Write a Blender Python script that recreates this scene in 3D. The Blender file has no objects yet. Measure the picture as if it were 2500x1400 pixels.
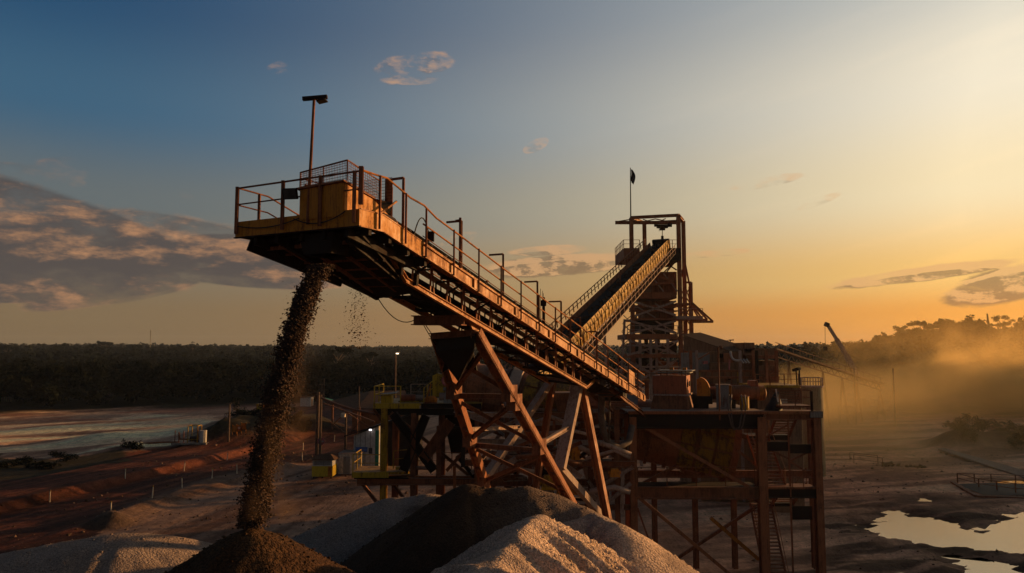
import bpy, math, random
import numpy as np
from mathutils import Vector
random.seed(7); RNG = np.random.default_rng(7)
C = bpy.context.scene.collection
scene = bpy.context.scene
# ------------------------------------------------------------------ camera
CAM_H = 15.0; F = 1785.0; PITCH = math.atan(156.0 / F)
CP, SP = math.cos(PITCH), math.sin(PITCH)
cam_d = bpy.data.cameras.new('camera'); cam = bpy.data.objects.new('camera', cam_d); C.objects.link(cam)
cam.location = (0, 0, CAM_H); cam.rotation_euler = (math.pi / 2 + PITCH, 0, 0)
cam_d.sensor_width = 36; cam_d.lens = F / 2500 * 36; cam_d.clip_start = 0.1; cam_d.clip_end = 20000
scene.camera = cam
def P(px, py, Y):
    """world point at depth Y seen at photograph position px, py (layout aid)"""
    a = (px - 1250) / F; b = (700 - py) / F
    dy = CP - b * SP; dz = SP + b * CP
    k = Y / dy
    return np.array([a * k, Y, CAM_H + dz * k])
def G(px, py, z=0.0):
    a = (px - 1250) / F; b = (700 - py) / F
    dy = CP - b * SP; dz = SP + b * CP
    k = (z - CAM_H) / dz
    return np.array([a * k, dy * k, z])
# ------------------------------------------------------------------ noise
_perm = np.random.default_rng(3).random((512, 512))
def vnoise(x, y):
    x = np.asarray(x, float); y = np.asarray(y, float)
    xi = np.floor(x).astype(int); yi = np.floor(y).astype(int)
    fx = x - xi; fy = y - yi
    fx = fx * fx * (3 - 2 * fx); fy = fy * fy * (3 - 2 * fy)
    g = lambda i, j: _perm[i % 512, j % 512]
    return (g(xi, yi) * (1 - fx) + g(xi + 1, yi) * fx) * (1 - fy) + (g(xi, yi + 1) * (1 - fx) + g(xi + 1, yi + 1) * fx) * fy
def fbm(x, y, o=4):
    s = 0; a = 0.5; t = 0
    for i in range(o):
        s = s + a * vnoise(x * 2 ** i + 17.3 * i, y * 2 ** i + 9.1 * i); t += a; a *= 0.5
    return s / t
def sstep(a, b, x):
    t = np.clip((np.asarray(x, float) - a) / (b - a), 0, 1); return t * t * (3 - 2 * t)
# ------------------------------------------------------------------ mesh builder
class MB:
    def __init__(s): s.v = []; s.f = []; s.n = 0
    def add(s, V, Fs):
        V = [tuple(map(float, p)) for p in V]
        b = s.n; s.v += V; s.n += len(V); s.f += [tuple(i + b for i in f) for f in Fs]; return s
    def hexa(s, p):  # 8 points: bottom 4 ccw, top 4 ccw
        return s.add(p, [(3, 2, 1, 0), (4, 5, 6, 7), (0, 1, 5, 4), (1, 2, 6, 5), (2, 3, 7, 6), (3, 0, 4, 7)])
    def box(s, lo, hi):
        x0, y0, z0 = lo; x1, y1, z1 = hi
        return s.hexa([(x0, y0, z0), (x1, y0, z0), (x1, y1, z0), (x0, y1, z0), (x0, y0, z1), (x1, y0, z1), (x1, y1, z1), (x0, y1, z1)])
    def beam(s, a, b, w, h=None, up=(0, 0, 1)):
        h = h or w; a = np.array(a, float); b = np.array(b, float)
        d = b - a; L = np.linalg.norm(d)
        if L < 1e-6: return s
        d /= L; up = np.array(up, float)
        if abs(d @ up) > 0.98: up = np.array([0, 1.0, 0]) if abs(d[1]) < 0.9 else np.array([1.0, 0, 0])
        x = np.cross(d, up); x /= np.linalg.norm(x); y = np.cross(x, d)
        x *= w / 2; y *= h / 2
        return s.hexa([a - x - y, a + x - y, b + x - y, b - x - y, a - x + y, a + x + y, b + x + y, b - x + y])
    def ibeam(s, a, b, w, h, up=(0, 0, 1), t=None):
        t = t or 0.09 * h + 0.006
        a = np.array(a, float); b = np.array(b, float); d = (b - a) / np.linalg.norm(b - a); up = np.array(up, float)
        if abs(d @ up) > 0.98: up = np.array([0, 1.0, 0])
        x = np.cross(d, up); x /= np.linalg.norm(x); y = np.cross(x, d)
        for k in (-1, 1):
            o = y * k * (h / 2 - t / 2); s.beam(a + o, b + o, w, t, up)
        return s.beam(a, b, t, h - 2 * t, up)
    def tube(s, pts, r, n=7, caps=True):
        pts = [np.array(p, float) for p in pts]
        rs = r if isinstance(r, (list, tuple, np.ndarray)) else [r] * len(pts)
        b = s.n; m = len(pts); px = None
        for i, p in enumerate(pts):
            d = pts[min(i + 1, m - 1)] - pts[max(i - 1, 0)]; d = d / (np.linalg.norm(d) + 1e-9)
            ref = np.array([0, 0, 1.0]) if abs(d[2]) < 0.9 else np.array([0, 1.0, 0])
            x = np.cross(d, ref); x /= np.linalg.norm(x)
            if px is not None:
                x = px - d * (px @ d); x /= np.linalg.norm(x)
            px = x; y = np.cross(d, x)
            for k in range(n):
                a = 2 * math.pi * k / n
                s.v.append(tuple(p + rs[i] * (math.cos(a) * x + math.sin(a) * y)))
        s.n += m * n
        for i in range(m - 1):
            for k in range(n):
                s.f.append((b + i * n + k, b + i * n + (k + 1) % n, b + (i + 1) * n + (k + 1) % n, b + (i + 1) * n + k))
        if caps:
            s.f.append(tuple(b + k for k in reversed(range(n)))); s.f.append(tuple(b + (m - 1) * n + k for k in range(n)))
        return s
    def cyl(s, a, b, r, n=20): return s.tube([a, b], r, n)
    def plate(s, pts, th):  # planar polygon given thickness along its normal
        pts = [np.array(p, float) for p in pts]; nrm = np.zeros(3)
        for i in range(len(pts)):
            nrm += np.cross(pts[i], pts[(i + 1) % len(pts)])
        nrm /= np.linalg.norm(nrm); m = len(pts); o = nrm * th / 2
        return s.add([p - o for p in pts] + [p + o for p in pts], [tuple(reversed(range(m))), tuple(range(m, 2 * m))] + [(i, (i + 1) % m, m + (i + 1) % m, m + i) for i in range(m)])
ORG = {}
def obj(name, mb, mat, parent=None, smooth=False):
    me = bpy.data.meshes.new(name); o = bpy.data.objects.new(name, me); C.objects.link(o)
    org = np.array(ORG.get(parent.name, (0, 0, 0)) if parent else (0, 0, 0), float)
    if isinstance(mb, MB): V = np.array(mb.v, float) - org; me.from_pydata(V.tolist(), [], mb.f)
    else:
        V, Fq = mb; V = np.asarray(V, float) - org; k = Fq.shape[1]
        me.vertices.add(len(V)); me.vertices.foreach_set('co', V.astype(np.float32).ravel())
        me.loops.add(Fq.size); me.loops.foreach_set('vertex_index', Fq.astype(np.int32).ravel())
        me.polygons.add(len(Fq)); me.polygons.foreach_set('loop_start', np.arange(0, Fq.size, k, dtype=np.int32))
        me.update(calc_edges=True)
    if mat: me.materials.append(mat)
    if smooth: me.polygons.foreach_set('use_smooth', [True] * len(me.polygons))
    me.update()
    if parent: o.parent = parent; ORG[o.name] = org
    return o
def tag(o, label, cat, group=None, kind=None):
    if label: o['label'] = label
    if cat: o['category'] = cat
    if group: o['group'] = group
    if kind: o['kind'] = kind
    return o
def thing(name, label, cat, loc, group=None):
    o = bpy.data.objects.new(name, None); C.objects.link(o); o.location = tuple(map(float, loc)); o.empty_display_size = 0.3
    ORG[o.name] = np.array(loc, float); return tag(o, label, cat, group)
def single(name, mb, mat, label, cat, group=None, smooth=False):
    V = np.array(mb.v); loc = np.array([V[:, 0].mean(), V[:, 1].mean(), V[:, 2].min()])
    mb.v = [tuple(p) for p in (V - loc)]
    o = obj(name, mb, mat, None, smooth); o.location = tuple(loc); return tag(o, label, cat, group)
def dup(root, loc, label=None):
    r = root.copy(); C.objects.link(r); r.location = tuple(map(float, loc))
    if label: r['label'] = label
    for ch in list(root.children):
        c = ch.copy(); C.objects.link(c); c.parent = r
        for g in list(ch.children):
            d = g.copy(); C.objects.link(d); d.parent = c
    return r
def structure(name, mb, mat, smooth=False):
    o = obj(name, mb, mat, None, smooth); o['kind'] = 'structure'; return o
def handrail(parent, base, h, mat, spacing=1.5, r=0.024, mid=True, close_posts=True):
    """base: polyline of foot points; top rail, mid rail and each post are parts"""
    base = [np.array(b, float) for b in base]; up = np.array([0, 0, h])
    obj('top_rail', MB().tube([b + up for b in base], r, 6), mat, parent)
    if mid: obj('mid_rail', MB().tube([b + up * 0.52 for b in base], r * 0.85, 6), mat, parent)
    for i in range(len(base) - 1):
        L = np.linalg.norm(base[i + 1] - base[i]); n = max(1, int(round(L / spacing)))
        for k in range(n + (1 if i == len(base) - 2 else 0)):
            p = base[i] + (base[i + 1] - base[i]) * k / n
            obj('post', MB().beam(p, p + up, r * 2.2, r * 2.2), mat, parent)
# ------------------------------------------------------------------ materials
class NT:
    def __init__(s, tree): s.t = tree; s.n = tree.nodes; s.l = tree.links
    def new(s, ty, **kw):
        nd = s.n.new(ty)
        for k, v in kw.items(): setattr(nd, k, v)
        return nd
    def set(s, sock, v):
        if isinstance(v, bpy.types.NodeSocket): s.l.new(v, sock)
        elif isinstance(v, (tuple, list)) and len(v) == 3 and sock.type == 'RGBA': sock.default_value = (*v, 1)
        else: sock.default_value = v
    def math(s, op, a, b=0.0, c=0.0, clamp=False):
        nd = s.new('ShaderNodeMath', operation=op); nd.use_clamp = clamp
        s.set(nd.inputs[0], a); s.set(nd.inputs[1], b)
        if op in ('MULTIPLY_ADD', 'COMPARE', 'SMOOTH_MIN', 'SMOOTH_MAX'): s.set(nd.inputs[2], c)
        return nd.outputs[0]
    def mix(s, f, a, b, blend='MIX'):
        nd = s.new('ShaderNodeMix', data_type='RGBA', blend_type=blend); nd.clamp_factor = True
        s.set(nd.inputs[0], f); s.set(nd.inputs[6], a); s.set(nd.inputs[7], b); return nd.outputs[2]
    def noise(s, vec, scale, detail=4, rough=0.55, out=0):
        nd = s.new('ShaderNodeTexNoise'); s.set(nd.inputs['Vector'], vec)
        nd.inputs['Scale'].default_value = scale; nd.inputs['Detail'].default_value = detail; nd.inputs['Roughness'].default_value = rough
        return nd.outputs[out]
    def remap(s, v, a, b, c=0.0, d=1.0, smooth=True):
        nd = s.new('ShaderNodeMapRange'); nd.interpolation_type = 'SMOOTHSTEP' if smooth else 'LINEAR'
        s.set(nd.inputs[0], v)
        for i, q in enumerate((a, b, c, d)): s.set(nd.inputs[i + 1], q)
        return nd.outputs[0]
    def scalevec(s, v, k):
        nd = s.new('ShaderNodeVectorMath', operation='MULTIPLY'); s.set(nd.inputs[0], v); nd.inputs[1].default_value = k; return nd.outputs[0]
def newmat(name):
    m = bpy.data.materials.new(name); m.use_nodes = True; t = NT(m.node_tree)
    return m, t, m.node_tree.nodes['Principled BSDF']
def steel(name, col, dirt=(0.09, 0.04, 0.022), amt=0.5, rough=0.6, metal=0.0, scale=1.0, dust=0.25, spec=0.2):
    """painted steel: rust blotches, streaks running down, pale dust on upward faces"""
    m, t, b = newmat(name)
    geo = t.new('ShaderNodeNewGeometry'); pos = geo.outputs['Position']
    n1 = t.noise(pos, 1.3 * scale, 6, 0.65); n2 = t.noise(t.scalevec(pos, (7, 7, 0.8)), 1.0 * scale, 4, 0.6); n3 = t.noise(pos, 14 * scale, 3, 0.6)
    k = t.math('ADD', t.math('MULTIPLY', n1, 0.55), t.math('MULTIPLY', n2, 0.45))
    k = t.math('ADD', k, t.math('MULTIPLY', t.math('SUBTRACT', n3, 0.5), 0.22))
    f = t.remap(k, 0.62 - 0.3 * amt, 0.78 - 0.3 * amt)
    c = t.mix(f, col, dirt)
    n4 = t.noise(t.scalevec(pos, (16, 16, 1.3)), 1.0 * scale, 5, 0.65); c = t.mix(t.remap(n4, 0.52, 0.66, 0, 0.55), c, (dirt[0] * 0.45, dirt[1] * 0.42, dirt[2] * 0.4)); c = t.mix(t.math('MULTIPLY', n3, 0.3), c, (col[0] * 0.45, col[1] * 0.42, col[2] * 0.4))
    sep = t.new('ShaderNodeSeparateXYZ'); t.set(sep.inputs[0], geo.outputs['Normal'])
    up = t.math('MULTIPLY', t.remap(sep.outputs[2], 0.35, 0.95), dust)
    c = t.mix(t.math('MULTIPLY', up, t.remap(n1, 0.3, 0.6)), c, (0.26, 0.20, 0.16))
    t.set(b.inputs['Base Color'], c); t.set(b.inputs['Roughness'], t.remap(k, 0.3, 0.7, rough - 0.12, min(1, rough + 0.2)))
    b.inputs['Metallic'].default_value = metal; b.inputs['Specular IOR Level'].default_value = spec
    bp = t.new('ShaderNodeBump'); bp.inputs['Strength'].default_value = 0.35; bp.inputs['Distance'].default_value = 0.012
    t.set(bp.inputs['Height'], k); t.set(b.inputs['Normal'], bp.outputs[0])
    return m
def plain(name, col, rough=0.7, metal=0.0, spec=0.3, var=0.35, scale=3.0, emit=None, es=0):
    m, t, b = newmat(name); geo = t.new('ShaderNodeNewGeometry')
    n = t.noise(geo.outputs['Position'], scale, 5, 0.6)
    c = t.mix(t.remap(n, 0.3, 0.7, 0, 1), tuple(x * (1 - var) for x in col), tuple(min(1, x * (1 + var * 0.6)) for x in col))
    t.set(b.inputs['Base Color'], c); b.inputs['Roughness'].default_value = rough; b.inputs['Metallic'].default_value = metal
    b.inputs['Specular IOR Level'].default_value = spec
    if emit: b.inputs['Emission Color'].default_value = (*emit, 1); b.inputs['Emission Strength'].default_value = es
    return m
M = {}
M['yellow'] = steel('yellow_paint', (0.54, 0.20, 0.012), (0.16, 0.055, 0.015), 0.42, 0.55)
M['orange'] = steel('ochre_paint', (0.44, 0.145, 0.012), (0.14, 0.05, 0.016), 0.5, 0.55)
M['dull_yellow'] = steel('dull_yellow_paint', (0.46, 0.25, 0.015), (0.10, 0.045, 0.02), 0.5, 0.6)
M['lime'] = steel('yellow_green_paint', (0.50, 0.315, 0.022), (0.11, 0.06, 0.02), 0.42, 0.6)
M['rust'] = steel('rusty_steel', (0.26, 0.092, 0.040), (0.13, 0.046, 0.022), 0.6, 0.72, dust=0.4)
M['brown'] = steel('brown_painted_steel', (0.33, 0.115, 0.046), (0.16, 0.057, 0.026), 0.5, 0.62, dust=0.4)
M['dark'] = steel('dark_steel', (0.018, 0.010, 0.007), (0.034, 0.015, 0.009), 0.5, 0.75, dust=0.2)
M['dusty'] = steel('dust_coated_steel', (0.40, 0.285, 0.225), (0.22, 0.12, 0.08), 0.5, 0.8, dust=0.7)
M['red'] = steel('red_oxide_paint', (0.36, 0.095, 0.04), (0.11, 0.04, 0.02), 0.4, 0.55)
M['rubber'] = plain('black_rubber', (0.018, 0.017, 0.018), 0.75)
M['hose'] = plain('dusty_hose', (0.11, 0.075, 0.058), 0.8)
M['drum_panel'] = steel('drum_panel_paint', (0.32, 0.165, 0.014), (0.07, 0.03, 0.014), 0.62, 0.7)
M['kiosk'] = steel('kiosk_yellow_paint', (0.56, 0.38, 0.02), (0.2, 0.1, 0.03), 0.25, 0.6)
M['grey'] = steel('grey_paint', (0.22, 0.21, 0.19), (0.13, 0.07, 0.04), 0.35, 0.55)
M['tank'] = steel('dusty_tank_paint', (0.33, 0.25, 0.13), (0.2, 0.12, 0.06), 0.4, 0.8)
M['white'] = plain('white_wall_paint', (0.42, 0.39, 0.35), 0.7, var=0.25)
M['roof'] = steel('brown_roof_sheet', (0.15, 0.085, 0.055), (0.10, 0.055, 0.035), 0.5, 0.95, dust=0.0, spec=0.05)
M['wood'] = plain('weathered_pole_wood', (0.10, 0.06, 0.04), 0.85)
M['post'] = plain('cream_post_paint', (0.62, 0.50, 0.36), 0.7)
M['glass'] = plain('lamp_glass', (0.05, 0.05, 0.05), 0.15, spec=0.6)
M['lamp'] = plain('lit_lamp', (0.8, 0.7, 0.5), 0.5, emit=(1.0, 0.8, 0.55), es=2.4)
M['lampw'] = plain('lit_lamp_white', (0.8, 0.8, 0.8), 0.5, emit=(1.0, 0.92, 0.95), es=2.6)
M['blue'] = plain('blue_board_paint', (0.05, 0.10, 0.28), 0.6)
M['green'] = plain('green_sheet_paint', (0.02, 0.16, 0.09), 0.6)
M['pink'] = plain('faded_sign_red', (0.42, 0.12, 0.11), 0.6)
M['concrete'] = plain('dusty_concrete', (0.26, 0.21, 0.17), 0.9)
M['far_brown'] = steel('dusty_brown_cladding', (0.26, 0.135, 0.068), (0.15, 0.078, 0.042), 0.5, 0.8, scale=0.6)
def leafmat(name, a, b_):
    m, t, b = newmat(name); geo = t.new('ShaderNodeNewGeometry')
    n = t.noise(geo.outputs['Position'], 0.12, 3, 0.6); r = geo.outputs['Random Per Island']
    c = t.mix(t.remap(t.math('ADD', t.math('MULTIPLY', n, 0.7), t.math('MULTIPLY', r, 0.3)), 0.3, 0.7), a, b_)
    t.set(b.inputs['Base Color'], c); b.inputs['Roughness'].default_value = 0.95; b.inputs['Specular IOR Level'].default_value = 0.02
    return m
M['leaf'] = leafmat('forest_leaves', (0.004, 0.006, 0.005), (0.012, 0.014, 0.009))
M['leaf_far'] = leafmat('far_forest_leaves', (0.004, 0.006, 0.006), (0.010, 0.013, 0.011))
M['bark'] = plain('tree_bark', (0.10, 0.07, 0.05), 0.9)
def gravel(name, cols, grain=34.0, bump=0.032, patch=None, vc=True):
    m, t, b = newmat(name); geo = t.new('ShaderNodeNewGeometry'); pos = geo.outputs['Position']
    v = t.new('ShaderNodeTexVoronoi'); t.set(v.inputs['Vector'], pos); v.inputs['Scale'].default_value = grain
    v2 = t.new('ShaderNodeTexVoronoi'); t.set(v2.inputs['Vector'], pos); v2.inputs['Scale'].default_value = grain * 0.37
    sp = t.new('ShaderNodeSeparateColor'); t.set(sp.inputs[0], v.outputs['Color'])
    n = t.noise(pos, 0.9, 5, 0.65)
    if vc:
        at = t.new('ShaderNodeAttribute'); at.attribute_name = 'tone'; base = at.outputs['Color']
        c = t.mix(1.0, base, t.mix(sp.outputs[0], cols[0], cols[1]), 'MULTIPLY')
    else: c = t.mix(sp.outputs[0], cols[0], cols[1])
    c = t.mix(t.remap(n, 0.35, 0.7, 0, 0.45), c, t.mix(1.0, c, (0.5, 0.46, 0.44), 'MULTIPLY'))
    t.set(b.inputs['Base Color'], c); b.inputs['Roughness'].default_value = 0.95; b.inputs['Specular IOR Level'].default_value = 0.12
    hgt = t.math('ADD', t.math('MULTIPLY', v.outputs['Distance'], -0.7), t.math('ADD', t.math('MULTIPLY', v2.outputs['Distance'], -1.2), t.noise(pos, 5, 4, 0.6)))
    bp = t.new('ShaderNodeBump'); bp.inputs['Strength'].default_value = 0.9; bp.inputs['Distance'].default_value = bump
    t.set(bp.inputs['Height'], hgt); t.set(b.inputs['Normal'], bp.outputs[0])
    return m
M['gravel_grey'] = gravel('grey_gravel', ((0.55, 0.52, 0.50), (1.3, 1.25, 1.2)))
M['gravel_dark'] = gravel('dark_brown_gravel', ((0.55, 0.5, 0.45), (1.7, 1.5, 1.3)), 26, 0.045)
def setcol(o, cols):
    me = o.data; at = me.color_attributes.new('tone', 'FLOAT_COLOR', 'POINT')
    a = np.ones((len(me.vertices), 4), np.float32); a[:, :3] = cols
    at.data.foreach_set('color', a.ravel())
# ================================================================== light, sky, air
EXPO = 0.4
SUN_AZ, SUN_EL = math.radians(65), math.radians(6.5)
SUND = np.array([math.sin(SUN_AZ) * math.cos(SUN_EL), math.cos(SUN_AZ) * math.cos(SUN_EL), math.sin(SUN_EL)])
sl = bpy.data.lights.new('sun', 'SUN'); so = bpy.data.objects.new('sun', sl); C.objects.link(so)
sl.energy = 4.3; sl.angle = math.radians(0.8); sl.color = (1.0, 0.53, 0.19)
so.rotation_euler = Vector(SUND).to_track_quat('Z', 'Y').to_euler(); so.location = (60, 60, 80)
world = bpy.data.worlds.new('World'); scene.world = world; world.use_nodes = True
W = NT(world.node_tree); bg = world.node_tree.nodes['Background']
tc = W.new('ShaderNodeTexCoord'); dirv = tc.outputs['Generated']
sky = W.new('ShaderNodeTexSky', sky_type='NISHITA'); sky.sun_disc = False
sky.sun_elevation = SUN_EL; sky.sun_rotation = SUN_AZ; sky.altitude = 60; sky.air_density = 1.0; sky.dust_density = 1.6; sky.ozone_density = 1.4
sep = W.new('ShaderNodeSeparateXYZ'); W.set(sep.inputs[0], dirv)
az = W.math('ARCTAN2', sep.outputs[0], sep.outputs[1]); el = W.math('ARCSINE', sep.outputs[2])
dot = W.new('ShaderNodeVectorMath', operation='DOT_PRODUCT'); W.set(dot.inputs[0], dirv); dot.inputs[1].default_value = tuple(SUND)
ca = dot.outputs['Value']
def ramp(v, stops):
    nd = W.new('ShaderNodeValToRGB'); W.set(nd.inputs[0], v); cr = nd.color_ramp; cr.interpolation = 'EASE'
    while len(cr.elements) < len(stops): cr.elements.new(0.5)
    for e, (p, c) in zip(cr.elements, stops): e.position = p; e.color = (*c, 1)
    return nd.outputs[0]
# evening air: the Nishita sky graded towards the dusk colours seen away from / towards the low sun
eln = W.math('DIVIDE', el, math.radians(40), clamp=True)
SKYK = 10.0
def lin(r, g, b): return tuple(SKYK * 0.1 * ((x / 255 / 12.92) if x < 10 else ((x / 255 + 0.055) / 1.055) ** 2.4) for x in (r, g, b))
away = ramp(eln, [(0.0, lin(124, 100, 70)), (0.06, lin(128, 106, 78)), (0.14, lin(126, 112, 92)), (0.26, lin(100, 108, 110)), (0.42, lin(60, 97, 124)), (0.61, lin(34, 74, 109)), (1.0, lin(10, 22, 36))])
near = ramp(eln, [(0.0, lin(236, 146, 46)), (0.06, lin(250, 164, 60)), (0.13, lin(255, 200, 112)), (0.28, lin(255, 232, 186)), (0.45, lin(250, 237, 210)), (0.66, lin(208, 208, 200)), (1.0, lin(62, 70, 78))])
sa = W.math('ARCCOSINE', ca)
ft = W.remap(sa, math.radians(33), math.radians(98), 1.0, 0.0, smooth=False)
ft = W.math('POWER', ft, 2.15)
grade = W.mix(ft, away, near)
skyc = W.mix(1.0, W.mix(1.0, sky.outputs[0], (0.1, 0.1, 0.1), 'MULTIPLY'), (1, 1, 1), 'MULTIPLY')
base = W.mix(0.94, skyc, grade)
# clouds: noise in azimuth / elevation, gathered where the banks stand
def A(px, py):
    a = (px - 1250) / F; b = (700 - py) / F; v = np.array([a, CP - b * SP, SP + b * CP]); v /= np.linalg.norm(v)
    return math.atan2(v[0], v[1]), math.asin(v[2])
def cloudfield(au, ev, banks, su, sv, seed, detail, th, w, rough=0.6):
    cv = W.new('ShaderNodeCombineXYZ'); W.set(cv.inputs[0], W.math('MULTIPLY', au, su)); W.set(cv.inputs[1], W.math('MULTIPLY', ev, sv)); cv.inputs[2].default_value = seed
    n = W.noise(cv.outputs[0], 1.0, detail, rough)
    tot = None
    for (px, py, rx, ry, amp, slope) in banks:
        u0, v0 = A(px, py)
        du = W.math('MULTIPLY', W.math('SUBTRACT', au, u0), F / rx)
        dv = W.math('MULTIPLY', W.math('SUBTRACT', W.math('SUBTRACT', ev, v0), W.math('MULTIPLY', W.math('SUBTRACT', au, u0), slope)), F / ry)
        g = W.math('EXPONENT', W.math('MULTIPLY', W.math('ADD', W.math('MULTIPLY', du, du), W.math('MULTIPLY', dv, dv)), -1.0))
        g = W.math('MULTIPLY', W.math('MINIMUM', W.math('MULTIPLY', g, 2.2), 1.0), amp); tot = g if tot is None else W.math('MAXIMUM', tot, g)
    d = W.math('ADD', n, W.math('SUBTRACT', tot, 1.0))
    return W.remap(d, th, th + w), d, n
big = [(90, 545, 330, 76, .90, -.22), (420, 590, 260, 62, .80, -.1), (190, 660, 220, 60, .88, -.05), (640, 618, 210, 44, .92, -.03), (330, 700, 150, 34, .84, .22),
       (640, 680, 200, 24, .86, -.03), (200, 410, 90, 24, .62, .05), (90, 715, 230, 22, .86, .05), (230, 725, 130, 22, .84, .2), (20, 650, 110, 30, .5, -.1), (530, 490, 90, 18, .58, -.1), (60, 430, 120, 26, .62, 0)]
thin = [(985, 170, 80, 34, .58, .12), (1050, 152, 62, 26, .64, .05), (1020, 198, 60, 10, .6, .1), (1308, 356, 34, 16, .66, .35), (1370, 648, 190, 26, .82, .06), (1340, 612, 100, 13, .74, .05), (2250, 670, 170, 15, .84, .10), (2470, 692, 110, 34, .92, .2),
        (1870, 445, 85, 14, .60, .12), (2000, 492, 50, 10, .58, .3), (1740, 620, 90, 9, .68, .05), (690, 165, 40, 16, .46, .2), (920, 228, 22, 18, .5, 0), (1120, 585, 50, 16, .58, .3)]
da = math.radians(0.9)
m1, d1, q1 = cloudfield(az, el, big, 5.5, 14.5, 3.0, 8, 0.08, 0.38, .66)
m1b, d1b, q1b = cloudfield(W.math('ADD', az, da * 1.0), W.math('ADD', el, da * 0.75), big, 5.5, 14.5, 3.0, 8, 0.08, 0.38, .66)
m2, d2, q2 = cloudfield(az, el, thin, 20.0, 46.0, 5.0, 8, 0.0, 0.36, .66)
m2b, d2b, q2b = cloudfield(W.math('ADD', az, da * 0.6), W.math('ADD', el, da * 0.5), thin, 20.0, 46.0, 5.0, 8, 0.0, 0.36, .66)
lit1 = W.remap(W.math('ADD', W.math('SUBTRACT', q1, q1b), W.math('MULTIPLY', W.math('SUBTRACT', 0.30, d1), 0.24)), -0.05, 0.15)
lit2 = W.remap(W.math('ADD', W.math('SUBTRACT', d2, d2b), W.math('MULTIPLY', W.math('SUBTRACT', 0.42, d2), 0.12)), -0.03, 0.08)
c1 = W.mix(lit1, lin(80, 74, 73), lin(188, 137, 98))
c2 = W.mix(lit2, W.mix(0.22, lin(116, 90, 72), base), W.mix(0.35, lin(220, 165, 115), base))
base = W.mix(W.math('MULTIPLY', m1, 0.93), base, c1)
base = W.mix(W.math('MULTIPLY', m2, 0.86), base, c2)
# faint high streaks on the sunny side
cvs = W.new('ShaderNodeCombineXYZ'); W.set(cvs.inputs[0], W.math('MULTIPLY', W.math('ADD', az, W.math('MULTIPLY', el, -1.2)), 3.2)); W.set(cvs.inputs[1], W.math('MULTIPLY', W.math('SUBTRACT', el, W.math('MULTIPLY', az, 0.22)), 26.0))
st = W.remap(W.noise(cvs.outputs[0], 1.0, 5, 0.6), 0.48, 0.74)
base = W.mix(W.math('MULTIPLY', W.math('MULTIPLY', st, ft), 0.22), base, W.mix(1.0, base, (1.3, 1.2, 1.1), 'MULTIPLY'))
W.set(bg.inputs[0], W.mix(1.0, base, (10.0, 10.0, 10.0), 'MULTIPLY')); bg.inputs[1].default_value = 0.1 * 2 ** -EXPO
vs = scene.view_settings; vs.view_transform = 'Standard'; vs.look = 'None'; vs.exposure = EXPO; vs.gamma = 1.0
scene.cycles.use_denoising = True; scene.cycles.volume_bounces = 1; scene.cycles.max_bounces = 8; scene.cycles.volume_step_rate = 1.0; scene.cycles.volume_max_steps = 128
# ================================================================== ground
def segdist(x, y, pts):
    best = np.full(x.shape, 1e9); tt = np.zeros(x.shape)
    for i in range(len(pts) - 1):
        a = np.array(pts[i][:2], float); b = np.array(pts[i + 1][:2], float); d = b - a; L = d @ d
        t = np.clip(((x - a[0]) * d[0] + (y - a[1]) * d[1]) / L, 0, 1)
        q = np.hypot(x - a[0] - t * d[0], y - a[1] - t * d[1])
        m = q < best; best = np.where(m, q, best); tt = np.where(m, i + t, tt)
    return best, tt
def inpoly(x, y, poly):
    c = np.zeros(x.shape, bool); n = len(poly)
    for i in range(n):
        x0, y0 = poly[i][:2]; x1, y1 = poly[(i + 1) % n][:2]
        if y0 == y1: continue
        m = ((y0 > y) != (y1 > y)) & (x < (x1 - x0) * (y - y0) / (y1 - y0) + x0); c ^= m
    return c
RIDGE = [(118, 372), (150, 318), (156, 262), (150, 226), (176, 196), (196, 150), (202, 110), (200, 50), (190, -20)]
RIDGE_H = [6, 9, 14.5, 16.5, 9, 17, 23, 23, 22]  # heights right of the view are shaped to shade the yard
SHADE_RIDGE = [(222, 214), (248, 268), (272, 326), (330, 400)]; SHADE_RIDGE_H = [12, 28, 40, 46]  # second ridge out of view, added to keep low sun off the left ground
def terrain(x, y):
    x = np.asarray(x, float); y = np.asarray(y, float); r = np.hypot(x, y)
    h = 13.0 * sstep(320, 1500, r) * sstep(-200, 200, y) + 4 * (fbm(x / 260 + 3, y / 260) - .5) * sstep(260, 600, r)
    d, t = segdist(x, y, RIDGE)
    h += 8 * (fbm(x / 330 + 7, y / 330 + 2, 3) - .5) * sstep(450, 900, r) * sstep(-200, 200, y)
    h += np.interp(t, range(len(RIDGE_H)), RIDGE_H) * np.exp(-(d / 40) ** 2 * 1.1)
    d2, t2 = segdist(x, y, SHADE_RIDGE); h += np.interp(t2, range(4), SHADE_RIDGE_H) * np.exp(-(d2 / 30) ** 2 * 1.1)
    h += 11 * np.exp(-(((x - 250) / 120) ** 2 + ((y - 640) / 90) ** 2)) + 4.5 * np.exp(-(((x - 100) / 130) ** 2 + ((y - 780) / 90) ** 2))
    return h
POOLS = [[(2108, 1280), (2170, 1238), (2300, 1262), (2380, 1288), (2440, 1250), (2560, 1240), (2640, 1330), (2500, 1345), (2400, 1350), (2280, 1338), (2180, 1312)],
         [(2290, 1345), (2400, 1350), (2520, 1385), (2520, 1420), (2400, 1400)], [(2240, 1210), (2275, 1212), (2270, 1220), (2240, 1218)],
         [(2410, 1170), (2500, 1168), (2560, 1182), (2450, 1184)], [(2150, 1396), (2210, 1388), (2240, 1410), (2160, 1420)]]
POOLG = [[tuple(G(*p)[:2]) for p in q] for q in POOLS]
bermL = [tuple(G(*p)[:2]) for p in ((300, 1268), (371, 1230), (444, 1207), (517, 1182), (600, 1160), (680, 1142))]
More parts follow.
